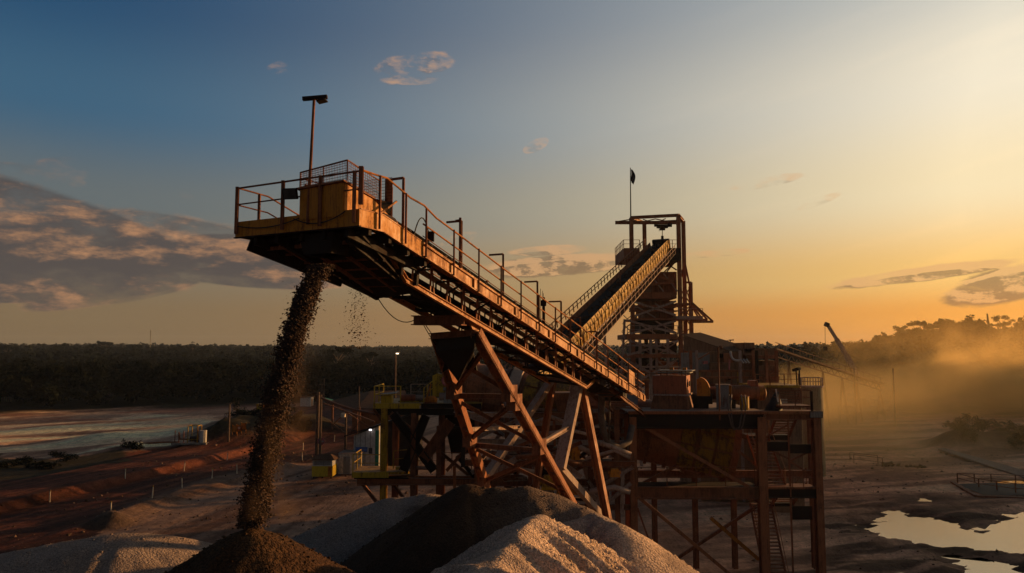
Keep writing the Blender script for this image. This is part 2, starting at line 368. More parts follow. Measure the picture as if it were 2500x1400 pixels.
bermR = [tuple(G(*p)[:2]) for p in ((2340, 1090), (2420, 1086), (2520, 1087), (2640, 1088))]
bankL = [tuple(G(*p)[:2]) for p in ((560, 1085), (620, 1070), (690, 1062), (760, 1058))]
def ground_h(x, y):
    h = terrain(x, y)
    h = h + 0.35 * (fbm(x / 14, y / 14, 4) - .5)
    right = sstep(8, 24, x) * (1 - sstep(140, 220, y))
    u = x * .96 + y * .28; v = -x * .28 + y * .96
    mud = sstep(20, 30, x) * (1 - sstep(62, 76, y)) + sstep(10, 20, x) * (1 - sstep(48, 56, y))
    h = h + right * 0.5 * (fbm(u / 9, v / 2.0, 5) - .5) + np.clip(mud, 0, 1) * (0.75 * (fbm(u / 6.0 + 4, v / 1.1, 4) - .5) + 0.42 * (fbm(x / .9, y / .5, 4) - .5))
    d, t = segdist(x, y, bermL); h = h + 0.5 * np.exp(-(d / 1.6) ** 2) * (0.7 + 0.6 * fbm(x / 1.5, y / 1.5))
    d, t = segdist(x, y, bermR); h = h + 2.2 * np.exp(-(d / 4) ** 2) * (0.55 + 0.9 * fbm(x / 4, y / 4))
    d, t = segdist(x, y, bankL); h = h + 3.6 * np.exp(-(d / 6) ** 2) * (0.7 + 0.6 * fbm(x / 5, y / 5))
    p0 = G(272, 1280); h = h + 1.0 * np.clip(1 - np.hypot(x - p0[0], y - p0[1]) / 1.9, 0, 1) * (0.8 + 0.5 * fbm(x / .8, y / .8))
    for cx, cy, rr, hh in PUMPMOUND: h = h + hh * np.exp(-((x - cx) ** 2 + (y - cy) ** 2) / rr ** 2)
    cr = x * .975 - y * .22 + .7 * (fbm(x / 6, y / 6, 3) - .5); al = sstep(58, 66, y) * (1 - sstep(118, 135, y)) * sstep(-20, -30, x)
    h = h + al * (.8 * sstep(-61.0, -62.2, cr) - .7 * sstep(-70.5, -72.0, cr) + .3 * np.exp(-((cr + 49.5) / .8) ** 2)) + al * .16 * (fbm(cr / .7, (x * .22 + y * .975) / 14, 4) - .5)
    lf = sstep(-30, -48, x) * sstep(96, 112, y); uu = x * .69 + y * .72; vv = -x * .72 + y * .69
    h = h + lf * 0.9 * (fbm(uu / 22, vv / 5, 4) - .5)
    h = np.where((x > 10) & (y < 140), np.maximum(h, -.19), h)
    for q in POOLG:
        q_ = np.array(q); cx, cy = q_.mean(0); sz = np.ptp(q_, axis=0).min()
        near = (np.abs(x - cx) < np.ptp(q_[:, 0]) / 2 + 9) & (np.abs(y - cy) < np.ptp(q_[:, 1]) / 2 + 9)
        if not near.any(): continue
        sd, _ = segdist(x, y, list(q) + [q[0]]); sd = np.where(inpoly(x, y, q), -sd, sd)
        sh = np.clip(sd * .17, -.30 if sz > 3 else -.16, 1) - .24 + (.64 if sz > 3 else .26) * (fbm(u / 2.6 + 9, v / .55, 5) - .47)
        sh = sh + (.3 if sz > 3 else .1) * (fbm(u / 1.3, v / .4, 3) - .5)
        k = sstep(.6, 3.2, sd); h = np.where(near, sh * (1 - k) + h * k, h)
    return h
p_ = G(480, 1085); PUMPMOUND = [(p_[0] - 2, p_[1] + 12, 7, 2.2), (p_[0] - 16, p_[1] + 4, 6, 1.1), (G(300, 1105)[0], G(300, 1105)[1], 7, 1.3)]
def axis(parts):
    out = []
    for a, b, s in parts: out += list(np.arange(a, b, s))
    out.append(parts[-1][1]); return np.array(out)
gx = axis([(-3000, -1200, 150), (-1200, -400, 40), (-400, -140, 10), (-140, -100, 1.2), (-100, -22, 0.36), (-22, 22, 0.6), (22, 52, 0.28), (52, 90, 0.9), (90, 260, 4), (260, 700, 20), (700, 3000, 150)])
gy = axis([(-400, -20, 40), (-20, 30, 5), (30, 44, 0.8), (44, 76, 0.28), (76, 130, 0.5), (130, 260, 2.0), (260, 700, 12), (700, 3100, 80)])
X, Y = np.meshgrid(gx, gy); Hh = ground_h(X, Y)
nx, ny = len(gx), len(gy); idx = np.arange(nx * ny).reshape(ny, nx)
quads = np.stack([idx[:-1, :-1], idx[:-1, 1:], idx[1:, 1:], idx[1:, :-1]], -1).reshape(-1, 4)
# own colours of the soils
def soft(poly, x, y, n): return inpoly(x + n, y + n, [tuple(G(*p)[:2]) for p in poly]).astype(float)
nn = 5 * (fbm(X / 9, Y / 9, 4) - .5)
col = np.ones(X.shape + (3,)) * np.array([0.235, 0.170, 0.138])
def paint(mask, c):
    global col; mask = np.clip(mask, 0, 1)[..., None]; col = col * (1 - mask) + np.array(c) * mask
st7 = fbm((X * .22 + Y * .975) / 24 + 3, (X * .975 - Y * .22) / .55, 4); st2 = fbm((X * .22 + Y * .975) / 30, (X * .975 - Y * .22) / 1.3, 4)
paint(sstep(.52, .64, st7) * .55, (0.33, 0.25, 0.205)); paint(sstep(.46, .36, st7) * .5, (0.12, 0.075, 0.06)); paint(sstep(.45, .62, st2) * .7, (0.36, 0.265, 0.215)); paint(sstep(.5, .3, st2) * .7, (0.11, 0.06, 0.045))
pale = soft([(-500, 1000), (0, 1003), (330, 988), (650, 982), (700, 1000), (610, 1045), (540, 1085), (430, 1100), (330, 1112), (180, 1118), (60, 1108), (-500, 1130)], X, Y, nn * 1.6)
st3 = fbm((X * .69 + Y * .72) / 40, (-X * .72 + Y * .69) / 6, 5); st4 = fbm((X * .69 + Y * .72) / 60 + 9, (-X * .72 + Y * .69) / 16, 4)
red = soft([(-500, 1150), (0, 1145), (300, 1118), (520, 1092), (600, 1040), (760, 985), (935, 985), (1010, 1020), (1000, 1110), (760, 1130), (640, 1150), (300, 1262), (200, 1330), (-500, 1420)], X, Y, nn)
paint(red, (0.085, 0.029, 0.018)); paint(red * sstep(.5, .68, fbm((X * .22 + Y * .975) / 22, (X * .975 - Y * .22) / 1.6, 4)), (0.13, 0.052, 0.034))
paint(red * sstep(.53, .62, st7) * .6, (0.15, 0.06, 0.04)); paint(red * sstep(.46, .38, st7) * .7, (0.04, 0.016, 0.011)); paint(red * sstep(.48, .3, fbm((X * .22 + Y * .975) / 30 + 5, (X * .975 - Y * .22) / 2.6, 4)), (0.045, 0.018, 0.012))
p0_ = G(272, 1280); paint(np.exp(-(np.hypot(X - p0_[0], Y - p0_[1]) / 2.2) ** 4), (0.055, 0.045, 0.036)); dbl, _ = segdist(X, Y, bermL); paint(np.exp(-(dbl / 2.2) ** 2) * .9, (0.17, 0.125, 0.10))
paint(pale, (0.74, 0.58, 0.455)); st6 = fbm((X * .69 + Y * .72) / 50 + 4, (-X * .72 + Y * .69) / 2.6, 4); paint(pale * sstep(.54, .64, st6) * .7, (0.14, 0.10, 0.085)); paint(pale * sstep(.52, .66, st3) * .8, (0.16, 0.10, 0.08)); paint(pale * sstep(.5, .68, st4) * .7, (0.36, 0.32, 0.285)); paint(pale * sstep(.42, .3, st3), (0.80, 0.70, 0.55))
paint(pale * sstep(168, 182, Y + 12 * nn) * .75, (0.25, 0.13, 0.10))
veg = soft([(-500, 1112), (0, 1108), (150, 1125), (260, 1118), (330, 1140), (100, 1170), (-500, 1190)], X, Y, nn * 1.5); paint(veg * .9, (0.03, 0.032, 0.016))
dbk, _ = segdist(X, Y, bankL); paint(np.exp(-(dbk / 7) ** 4), (0.028, 0.026, 0.014))
rt = sstep(6, 20, X) * (1 - sstep(200, 260, Y)); u_ = X * .96 + Y * .28; v_ = -X * .28 + Y * .96
s5 = fbm(u_ / 14, v_ / 2.0, 5); s6 = fbm(u_ / 7 + 3, v_ / 1.2, 5)
paint(rt, (0.54, 0.39, 0.29)); paint(rt * sstep(.5, .62, s5) * .8, (0.20, 0.135, 0.105)); paint(rt * sstep(.47, .33, s5) * .7, (0.76, 0.58, 0.44))
mudm = np.clip(sstep(20, 30, X) * (1 - sstep(64, 84, Y)) + sstep(8, 18, X) * (1 - sstep(50, 62, Y)), 0, 1)
paint(mudm * .3, (0.12, 0.085, 0.065)); paint(mudm * sstep(.44, .58, s6) * .9, (0.05, 0.034, 0.027)); paint(mudm * sstep(.46, .36, s6) * .75, (0.60, 0.45, 0.35))
for q in POOLG:
    q_ = np.array(q); cx, cy = q_.mean(0); rx, ry = np.ptp(q_, axis=0) / 2 + 2.0
    paint(np.exp(-(((X - cx) / rx) ** 2 + ((Y - cy) / ry) ** 2) ** 2) * .6, (0.06, 0.042, 0.033))
dbr, _ = segdist(X, Y, bermR); paint(np.exp(-(dbr / 6) ** 4) * .9, (0.05, 0.04, 0.025))
fw = sstep(205, 225, np.hypot(X, Y) + 3 * nn) * sstep(20, -10, X - Y * .1) + sstep(300, 340, Y); dr_, _ = segdist(X, Y, RIDGE)
dr2_, _ = segdist(X, Y, SHADE_RIDGE); fw = np.clip(fw + sstep(52, 42, dr_ + nn) + sstep(46, 38, dr2_), 0, 1); paint(fw, (0.03, 0.03, 0.016))
mg, t, b = newmat('site_soil'); geo = t.new('ShaderNodeNewGeometry'); pos = geo.outputs['Position']
at = t.new('ShaderNodeAttribute'); at.attribute_name = 'tone'
n1 = t.noise(pos, 0.7, 8, 0.7); n2 = t.noise(pos, 4.0, 8, 0.75); rot = t.new('ShaderNodeMapping'); rot.inputs['Rotation'].default_value = (0, 0, math.radians(12)); rot.inputs['Scale'].default_value = (1.4, 0.10, 1); t.set(rot.inputs[0], pos)
n3 = t.noise(rot.outputs[0], 1.0, 6, 0.65)
f = t.remap(t.math('ADD', t.math('MULTIPLY', n1, .5), t.math('MULTIPLY', n2, .5)), .36, .64, .55, 1.3); f = t.math('MULTIPLY', f, t.remap(n3, .35, .65, .92, 1.06))
vm = t.new('ShaderNodeVectorMath', operation='SCALE'); t.set(vm.inputs[0], at.outputs['Color']); t.set(vm.inputs['Scale'], f)
t.set(b.inputs['Base Color'], vm.outputs[0]); b.inputs['Roughness'].default_value = 0.92; b.inputs['Specular IOR Level'].default_value = 0.15
bp = t.new('ShaderNodeBump'); bp.inputs['Strength'].default_value = 0.8; bp.inputs['Distance'].default_value = 0.2
t.set(bp.inputs['Height'], t.math('ADD', n1, t.math('ADD', t.math('MULTIPLY', n2, .5), t.math('MULTIPLY', n3, .8)))); t.set(b.inputs['Normal'], bp.outputs[0])
go = obj('ground', (np.stack([X, Y, Hh], -1).reshape(-1, 3), quads), mg, None, True); go['kind'] = 'structure'; setcol(go, np.clip(col * np.array([1.30, 1.04, .86]), 0, .8).reshape(-1, 3))
# puddles: one still water sheet per hollow, the shore is where the mud rises through it
mw, t, b = newmat('muddy_water'); b.inputs['Base Color'].default_value = (0.10, 0.065, 0.04, 1); b.inputs['Roughness'].default_value = 0.03; b.inputs['IOR'].default_value = 2.3; b.inputs['Specular Tint'].default_value = (1.0, .76, .50, 1); b.inputs['Specular IOR Level'].default_value = 0.5
for i, q in enumerate(POOLG):
    q_ = np.array(q); lo = q_.min(0) - 1.2; hi = q_.max(0) + 1.2
    # only inside the hollow: ring slightly larger than the outline
    cxy = q_.mean(0); ring = [tuple(cxy + (p - cxy) * (1.0 + 1.6 / max(1.5, np.linalg.norm(p - cxy)))) for p in q_]
    o = structure('water', MB().add([(p[0], p[1], -0.245) for p in ring], [tuple(range(len(ring)))]), mw)
# ================================================================== trees
def leafquads(cent, rad, n, size, flat=0.75, rng=RNG, lobes=6):
    """cent (k,3), rad (k,), n leaf sprays per crown: small quads spread through lumpy crowns"""
    k = len(cent); lc = rng.normal(0, 1, (k, lobes, 3)); lc /= np.linalg.norm(lc, axis=2, keepdims=True); lc *= rng.uniform(.25, .8, (k, lobes, 1)); lc[..., 2] = lc[..., 2] * flat
    li = rng.integers(0, lobes, (k, n)); base = np.take_along_axis(lc, li[..., None].repeat(3, 2), 1)
    d = rng.normal(0, 1, (k, n, 3)); d /= np.linalg.norm(d, axis=2, keepdims=True); d *= (rng.random((k, n, 1)) ** .4) * .45; d[..., 2] *= .7
    p = (base + d) * rad[:, None, None] + cent[:, None, :]
    a = rng.normal(0, 1, (k, n, 3)); a[..., 2] *= .6; a /= np.linalg.norm(a, axis=2, keepdims=True)
    b_ = np.cross(a, rng.normal(0, 1, (k, n, 3))); b_ /= np.linalg.norm(b_, axis=2, keepdims=True)
    s = (np.asarray(size).reshape(-1, 1, 1) if np.ndim(size) else size) * rng.uniform(.6, 1.4, (k, n, 1))
    a = a * s; b_ = b_ * s * .7
    V = np.stack([p - a - b_ * .4, p - b_, p + a + b_ * .3, p + b_], 2).reshape(-1, 3)
    return V, np.arange(len(V)).reshape(-1, 4)
def forest(name, label, xs, ys, hmin, hmax, rmin, rmax, n, mat, size):
    k = len(xs); hh = hmin + (hmax - hmin) * RNG.random(k) ** 1.6 * 1.35; rr = RNG.uniform(rmin, rmax, k)
    zz = terrain(xs, ys) + hh - rr * .75
    V, Q = leafquads(np.stack([xs, ys, zz], 1), rr, n, rr * size)
    o = obj(name, (V, Q), mat); return tag(o, label, 'forest', None, 'stuff')
k = 8600; d = np.exp(RNG.uniform(math.log(212), math.log(2300), k)); a = RNG.uniform(math.radians(-56), math.radians(9), k)
xs, ys = d * np.sin(a), d * np.cos(a); edge = 206 + 26 * fbm(a * 14, a * 0 + 2) + np.clip((a + .25) * 40, 0, 60) * 0; m = d > edge
xs, ys, d = xs[m], ys[m], d[m]; near_ = d < 520
forest('forest', 'dark dense rainforest stretching behind the pale flats to the horizon', xs[near_], ys[near_], 6, 10.5, 2.6, 4.4, 300, M['leaf'], .12)
forest('far_forest', 'distant hazy blue-green forest canopy along the skyline behind the nearer forest', xs[~near_], ys[~near_], 8, 13, 6, 13, 130, M['leaf_far'], .15)
k = 5200; xs = RNG.uniform(60, 300, k); ys = RNG.uniform(-20, 430, k); dd, tt = segdist(xs, ys, RIDGE); d2_, _ = segdist(xs, ys, SHADE_RIDGE); m = (dd < 46 + 10 * fbm(xs / 15, ys / 15)) | (d2_ < 42) | ((xs > 120) & (ys > 380))
m &= ~((np.hypot(xs - 120, ys - 150) < 20)); xs, ys = xs[m], ys[m]
forest('hillside_forest', 'dust-veiled golden brown forest covering the hill above the muddy yard', xs, ys, 5, 9.5, 2.6, 4.6, 150, M['leaf'], .17)
k = 1500; xs = RNG.uniform(-40, 700, k); ys = RNG.uniform(430, 1400, k); m = (xs < ys * .75)
forest('background_forest', 'hazy low forested hill rising beyond the plant and crane', xs[m], ys[m], 7, 12, 7, 13, 80, M['leaf_far'], .22)
def tree(px, py_top, Y, h, r, label, flat=.55, n=420, gap=7, group='tall trees on the hill skyline', lean=0.0):
    top = P(px, py_top, Y); g = terrain(top[0], top[1]); base = np.array([top[0] - lean, top[1], min(float(g), top[2] - h)])
    t_ = thing('tree', label, 'tree', base, group)
    cz = top[2] - r * flat
    mid = base + (np.array([top[0], top[1], cz]) - base) * .55 + np.array([random.uniform(-.4, .4), 0, 0])
    mb = MB().tube([base, (base + mid) / 2, mid, (top[0], top[1], cz)], [r * .10, r * .08, r * .065, r * .03], 7)
    cs = []
    for i in range(gap):
        an = i * 6.283 / gap + random.uniform(-.4, .4); rr = r * random.uniform(.45, .85)
        e = np.array([top[0] + rr * math.cos(an), top[1] + rr * math.sin(an), cz + r * flat * random.uniform(-.8, .55)])
        q = mid + (np.array([top[0], top[1], cz]) - mid) * random.uniform(.1, .8)
        mb.tube([q, (q + e) / 2 + np.array([0, 0, .08 * r]), e], [r * .04, r * .028, r * .014], 5); cs.append(e)
    cs.append(np.array([top[0], top[1], top[2] - r * .25])); cs = np.array(cs)
    obj('trunk', mb, M['bark'], t_)
    V, Q = leafquads(cs, np.full(len(cs), r * .44), n * 3 // gap, r * .06, flat=.5); 
    obj('crown', (V, Q), M['leaf'], t_); return t_
tree(2092, 836, 305, 11, 3.6, 'small flat-crowned tree just right of the crane boom on the skyline', .45, 300)
tree(2155, 811, 292, 15, 4.4, 'round-crowned tree with see-through branches left of the big spreading tree', .6, 420)
tree(2210, 794, 272, 17, 4.0, 'low spreading left crown leaning out of the tallest clump on the skyline', .5, 420, lean=-3)
tree(2243, 782, 270, 20, 4.6, 'tallest umbrella-crowned tree in the middle of the skyline clump', .55, 560)
tree(2298, 776, 262, 19, 4.4, 'lone full-crowned tree standing right of the umbrella-crowned tree', .85, 560)
tree(2335, 799, 255, 12, 2.6, 'low flat-topped bushy tree at the foot of the lone full-crowned tree', .35, 240)
tree(2385, 783, 232, 13, 2.6, 'thin layered tree with sparse leaves left of the bare snag', .4, 170)
tree(2448, 769, 226, 15, 3.0, 'slender tree with a tilted feathery crown right of the bare snag', .6, 260, lean=1.0)
tree(2456, 784, 224, 12, 3.2, 'broad bushy tree crowding under the tilted feathery crown', .7, 380)
tree(2492, 781, 215, 12, 2.6, 'sparse open-branched tree at the right end of the skyline', .5, 150)
tree(2190, 812, 280, 12, 3.0, 'dark narrow tree in the dip between the round-crowned and spreading trees', .9, 320)
tree(2265, 792, 268, 14, 3.2, 'pointed dark tree filling the right flank of the tallest clump', 1.1, 420)
tree(2400, 790, 230, 12, 2.4, 'dark leafy stump-like tree touching the bare snag', 1.0, 300)
tree(1985, 845, 330, 9, 4.0, 'low bushy tree left of the crane boom at the end of the ridge', .6, 320)
s0 = P(2415, 800, 228); sn = thing('dead_tree', 'bare forked dead snag without leaves on the hill skyline', 'tree', (s0[0], s0[1], terrain(s0[0], s0[1])))
obj('trunk', MB().tube([(s0[0], s0[1], float(terrain(s0[0], s0[1]))), P(2415, 800, 228), P(2412, 785, 228), P(2411, 774, 228), P(2410, 766, 228)], [.5, .4, .34, .26, .2], 7), M['bark'], sn)
obj('branch', MB().tube([P(2414, 793, 228), P(2408, 784, 228), P(2402, 780, 228)], [.2, .14, .07], 6), M['bark'], sn)
for (px, py, Y, h, r, lb, fl) in ((158, 838, 700, 18, 9, 'broad dome-crowned emergent tree on the left horizon', .45), (252, 834, 760, 22, 9, 'flat-topped emergent tree with a bare neck on the left horizon', .28),
                                  (471, 834, 640, 22, 3.0, 'narrow columnar emergent tree poking above the horizon left of the falling ore', 1.3), (20, 842, 640, 14, 9, 'low wide emergent crown at the far left of the horizon', .4), (330, 841, 720, 16, 8, 'shallow rounded emergent crown between the flat-topped tree and the thin mast', .4),
                                  (825, 846, 330, 13, 7, 'near dark emergent tree just right of the falling ore', .6), (905, 858, 300, 10, 6, 'smaller dark tree left of the lit street lamp', .6)):
    tree(px, py, Y, h, r, lb, fl, 420, group='emergent trees on the forest horizon')
def shrub(p, r, h, n, label, group, mat='leaf', nm='shrub', lobes=7):
    t_ = thing(nm, label, 'shrub', p, group); k = lobes
    cs = np.array([[p[0] + random.uniform(-1, 1) * r * .6, p[1] + random.uniform(-1, 1) * r * .6, p[2] + h * random.uniform(.25, .8)] for _ in range(k)])
    V, Q = leafquads(cs, np.full(k, r * .5), n * 3 // k, r * .055, flat=.7); obj('foliage', (V, Q), M[mat], t_)
    mb = MB()
    for c in cs: mb.tube([p, (np.array(p) + c) / 2 + np.array([.05, 0, .1]), c], [.035, .025, .012], 5)
    obj('stem', mb, M['bark'], t_)
# ================================================================== gravel piles and falling ore
def rocks(cent, size, rng=RNG):
    k = len(cent); o = np.array([[1, 0, 0], [-1, 0, 0], [0, 1, 0], [0, -1, 0], [0, 0, 1], [0, 0, -1]], float)
    V = (o[None] * rng.uniform(.55, 1.25, (k, 6, 1)) + rng.normal(0, .16, (k, 6, 3))) * np.asarray(size)[:, None, None] * np.array([1, 1, .8]) + cent[:, None]
    fc = np.array([[0, 2, 4], [2, 1, 4], [1, 3, 4], [3, 0, 4], [2, 0, 5], [1, 2, 5], [3, 1, 5], [0, 3, 5]])
    return V.reshape(-1, 3), (np.arange(k)[:, None, None] * 6 + fc[None]).reshape(-1, 3)
def pile(name, label, peaks, slope, mat, tone, furrow=.12, kf=7.0, res=.13, ext=15.0, rnd=.5, nrock=2500, rock=(.03, .09), clip=None, blend=None, grain=.05, ridges=None):
    pk = np.array(peaks, float); x0, y0 = pk[:, :2].min(0) - ext; x1, y1 = pk[:, :2].max(0) + ext
    y0 = max(y0, 6.0)
    gx_ = np.arange(x0, x1, res); gy_ = np.arange(y0, y1, res); X_, Y_ = np.meshgrid(gx_, gy_)
    H = np.full(X_.shape, -9.0)
    for i, (px, py, pz) in enumerate(pk):
        dx, dy = X_ - px, Y_ - py; r = np.hypot(dx, dy); th = np.arctan2(dy, dx)
        fu = furrow * np.minimum(1, r / 2.0) * (fbm(np.cos(th) * kf + 3 * i, np.sin(th) * kf + r * .06, 5) - .5) * 2
        h = pz + rnd * slope * .55 - slope * np.sqrt(r * r + rnd * rnd) + fu
        if blend:
            H = np.log(np.exp(H / blend) + np.exp(np.clip(h, -20, 60) / blend)) * blend
        else: H = np.maximum(H, h)
    for i, rg in enumerate(ridges or []):   # long crests: straight furrows run square down both flanks
        d_, t_ = segdist(X_, Y_, rg); L_ = np.cumsum([0] + [math.hypot(rg[k + 1][0] - rg[k][0], rg[k + 1][1] - rg[k][1]) for k in range(len(rg) - 1)])
        a_ = np.interp(t_, range(len(rg)), L_); zc_ = np.interp(t_, range(len(rg)), [p[2] for p in rg])
        fu = furrow * np.minimum(1, d_ / 1.2) * (1.7 * (fbm(a_ * 1.15 + 3 * i, d_ * .05, 3) - .5) + 1.6 * (fbm(a_ * 4.2 + 7, d_ * .08, 4) - .5))
        H = np.maximum(H, zc_ + rnd * slope * .55 - slope * np.sqrt(d_ ** 2 + rnd ** 2) + fu + .10 * (fbm(a_ * 2.2, a_ * 0 + i, 3) - .5) * np.exp(-d_))
    H = H + .10 * (fbm(X_ / 1.1, Y_ / 1.1, 4) - .5) + grain * (fbm(X_ / .22, Y_ / .22, 3) - .5)
    keep = H > -.25
    ny_, nx_ = X_.shape; id_ = np.arange(nx_ * ny_).reshape(ny_, nx_)
    q = np.stack([id_[:-1, :-1], id_[:-1, 1:], id_[1:, 1:], id_[1:, :-1]], -1)
    ok = keep[:-1, :-1] & keep[:-1, 1:] & keep[1:, 1:] & keep[1:, :-1]; q = q[ok]
    V = np.stack([X_, Y_, H], -1).reshape(-1, 3); used = np.unique(q); mp = np.full(len(V), -1); mp[used] = np.arange(len(used)); V = V[used]; q = mp[q]
    # loose stones lying on the slopes, part of the same heap
    si = RNG.integers(0, len(V), nrock); R_, RF = rocks(V[si] + np.array([0, 0, .01]), RNG.uniform(rock[0], rock[1], nrock) * RNG.random(nrock) ** .6)
    o = obj(name, (np.concatenate([V]), q), mat, None, True)
    cc = tone(V[:, 0], V[:, 1], V[:, 2]); setcol(o, cc)
    st_ = obj('loose_stone', (R_, RF), mat, o); setcol(st_, np.repeat(cc[si] * RNG.uniform(.75, 1.2, (nrock, 1)), 6, 0)); st_['kind'] = 'stuff'
    return tag(o, label, 'gravel pile')
def T1(base, dark, seed, th=.5, sx=2.2, amt=1.0):
    def f(x, y, z):
        m = sstep(th, th + .14, fbm(x / sx + seed, y / sx + z / 3.0, 4))[:, None] * amt; return np.array(base) * (1 - m) + np.array(dark) * m
    return f
GREY = (.35, .272, .232); DK = (.062, .040, .029)
AP = P(612, 1276, 17.9)
pile('gravel_pile', 'dark brown conical gravel heap growing under the falling ore', [tuple(AP)], .66, M['gravel_dark'], T1((.055, .030, .017), (.078, .046, .024), 2, .52, .9, .7), furrow=.10, kf=5, ext=13, rnd=.55, nrock=9000, rock=(.025, .085), grain=.07)
pile('gravel_pile', 'pale grey rounded gravel heap at the lower left behind the dark cone', [tuple(P(300, 1282, 26)), tuple(P(150, 1308, 25.5)), tuple(P(-10, 1338, 25)), tuple(P(430, 1306, 27))], .60, M['gravel_grey'], T1(GREY, (.17, .145, .135), 5, .52, 3.5, .8), furrow=.10, ext=10, rnd=1.6, nrock=1500, blend=.35)
def tone_mid(x, y, z):
    c = T1(GREY, (.12, .095, .083), 8, .5, 3.0, .9)(x, y, z)
    px = 1250 + F * x / y
    x30 = x * 27 / y
    return c
pile('gravel_pile', 'grey gravel ridge with dark stains in front of the yellow lower platform', [tuple(P(1045, 1196, 31)), tuple(P(960, 1207, 31)), tuple(P(890, 1240, 30.5)), tuple(P(800, 1274, 30))], .62, M['gravel_grey'],
     lambda x, y, z: T1(GREY, DK, 11, .47, 2.6, .95)(x, y, z), furrow=.16, ext=11, rnd=.7, nrock=2500, blend=.2)
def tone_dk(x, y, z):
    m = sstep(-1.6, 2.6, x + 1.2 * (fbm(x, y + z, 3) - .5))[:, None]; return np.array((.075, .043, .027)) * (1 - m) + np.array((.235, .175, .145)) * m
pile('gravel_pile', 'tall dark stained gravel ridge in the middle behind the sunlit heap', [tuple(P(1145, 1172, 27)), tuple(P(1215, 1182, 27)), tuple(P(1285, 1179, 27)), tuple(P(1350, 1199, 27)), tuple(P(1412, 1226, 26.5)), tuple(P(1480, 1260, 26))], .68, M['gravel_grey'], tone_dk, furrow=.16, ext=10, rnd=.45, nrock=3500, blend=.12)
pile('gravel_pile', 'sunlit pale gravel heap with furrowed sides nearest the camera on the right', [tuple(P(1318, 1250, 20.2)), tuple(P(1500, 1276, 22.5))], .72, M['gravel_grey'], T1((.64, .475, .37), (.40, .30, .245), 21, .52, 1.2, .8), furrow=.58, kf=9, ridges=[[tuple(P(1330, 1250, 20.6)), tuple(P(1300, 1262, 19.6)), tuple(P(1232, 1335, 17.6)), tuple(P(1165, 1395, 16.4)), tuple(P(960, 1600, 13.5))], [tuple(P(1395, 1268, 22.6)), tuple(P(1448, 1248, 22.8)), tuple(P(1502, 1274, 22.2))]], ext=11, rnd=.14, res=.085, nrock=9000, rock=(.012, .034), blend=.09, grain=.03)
# falling stream
u2 = np.array([.45, .893]); v2 = np.array([.893, -.45])
n = 46000; z0 = 17.35; zt = AP[2] - .1; zz = z0 - (z0 - zt) * RNG.random(n)
fall = lambda dz_: (-3.4 + np.sqrt(3.4 ** 2 + 19.6 * np.maximum(0, dz_))) / 9.8
S0 = P(786, 600, 20.0); drop = fall(z0 - zz) / fall(z0 - zt)
sd = np.clip(RNG.normal(0, .140, n), -.36, .36); sd += .03 * np.sin(zz * 5 + sd * 9); fwd = np.clip(RNG.normal(0, .12, n), -.35, .5)
sp = .9 + .22 * (z0 - zz) / 7; clump = fbm(zz * 3.2, sd * 5, 3)
xy = S0[:2][None] + v2[None] * (sd * sp)[:, None] - u2[None] * fwd[:, None] + (AP - S0)[None, :2] * drop[:, None]
cen = np.concatenate([xy, zz[:, None]], 1); sz = RNG.uniform(.010, .044, n) * (.5 + clump); big_ = RNG.random(n) < .02; sz[big_] *= 1.7
m2_ = int(n * .05); cen[:m2_, :2] += RNG.normal(0, .2, (m2_, 2)); sz[:m2_] *= .6
m_ore, tm, bm_ = newmat('falling_ore'); g_ = tm.new('ShaderNodeNewGeometry'); tm.set(bm_.inputs['Base Color'], tm.mix(g_.outputs['Random Per Island'], (.016, .007, .004), (.078, .036, .018))); bm_.inputs['Roughness'].default_value = .9
o = obj('falling_gravel', rocks(cen, sz), m_ore); tag(o, 'thick dark stream of broken ore pouring off the conveyor head', 'falling ore', None, 'stuff')
n = 620; zz = P(880, 650, 22.4)[2] - 2.55 * RNG.random(n) ** .8; S1 = P(876, 650, 22.4)
sd = np.clip(RNG.normal(0, .22, n), -.55, .6); xy = S1[:2][None] + v2[None] * (sd * (.35 + .35 * (S1[2] - zz)))[:, None] + u2[None] * RNG.normal(0, .2, n)[:, None]
o = obj('falling_gravel', rocks(np.concatenate([xy, zz[:, None]], 1), RNG.uniform(.008, .026, n) * np.where(RNG.random(n) < .03, 2.2, 1)), m_ore); tag(o, 'thin sprinkle of grit dropping under the conveyor right of the thick stream', 'falling ore', None, 'stuff')
# fine dust shed by the falling ore
mv = bpy.data.materials.new('ore_dust'); mv.use_nodes = True; t = NT(mv.node_tree); mv.node_tree.nodes.remove(mv.node_tree.nodes['Principled BSDF']); pv = t.new('ShaderNodeVolumePrincipled'); pv.inputs['Color'].default_value = (.62, .40, .24, 1); pv.inputs['Anisotropy'].default_value = .3
geo = t.new('ShaderNodeNewGeometry'); nz = t.remap(t.noise(t.scalevec(geo.outputs['Position'], (1.6, 1.6, .55)), 1.0, 4, .6), .44, .74); tcn = t.new('ShaderNodeTexCoord'); gs = t.new('ShaderNodeSeparateXYZ'); t.set(gs.inputs[0], tcn.outputs['Generated'])
t.set(pv.inputs['Density'], t.math('MULTIPLY', t.math('MULTIPLY', nz, t.math('MULTIPLY', t.remap(gs.outputs[2], 1.0, .25), t.math('MULTIPLY', t.remap(gs.outputs[0], 0.0, .35), t.remap(gs.outputs[0], 1.0, .6)))), .5)); mv.node_tree.links.new(pv.outputs[0], mv.node_tree.nodes['Material Output'].inputs['Volume'])
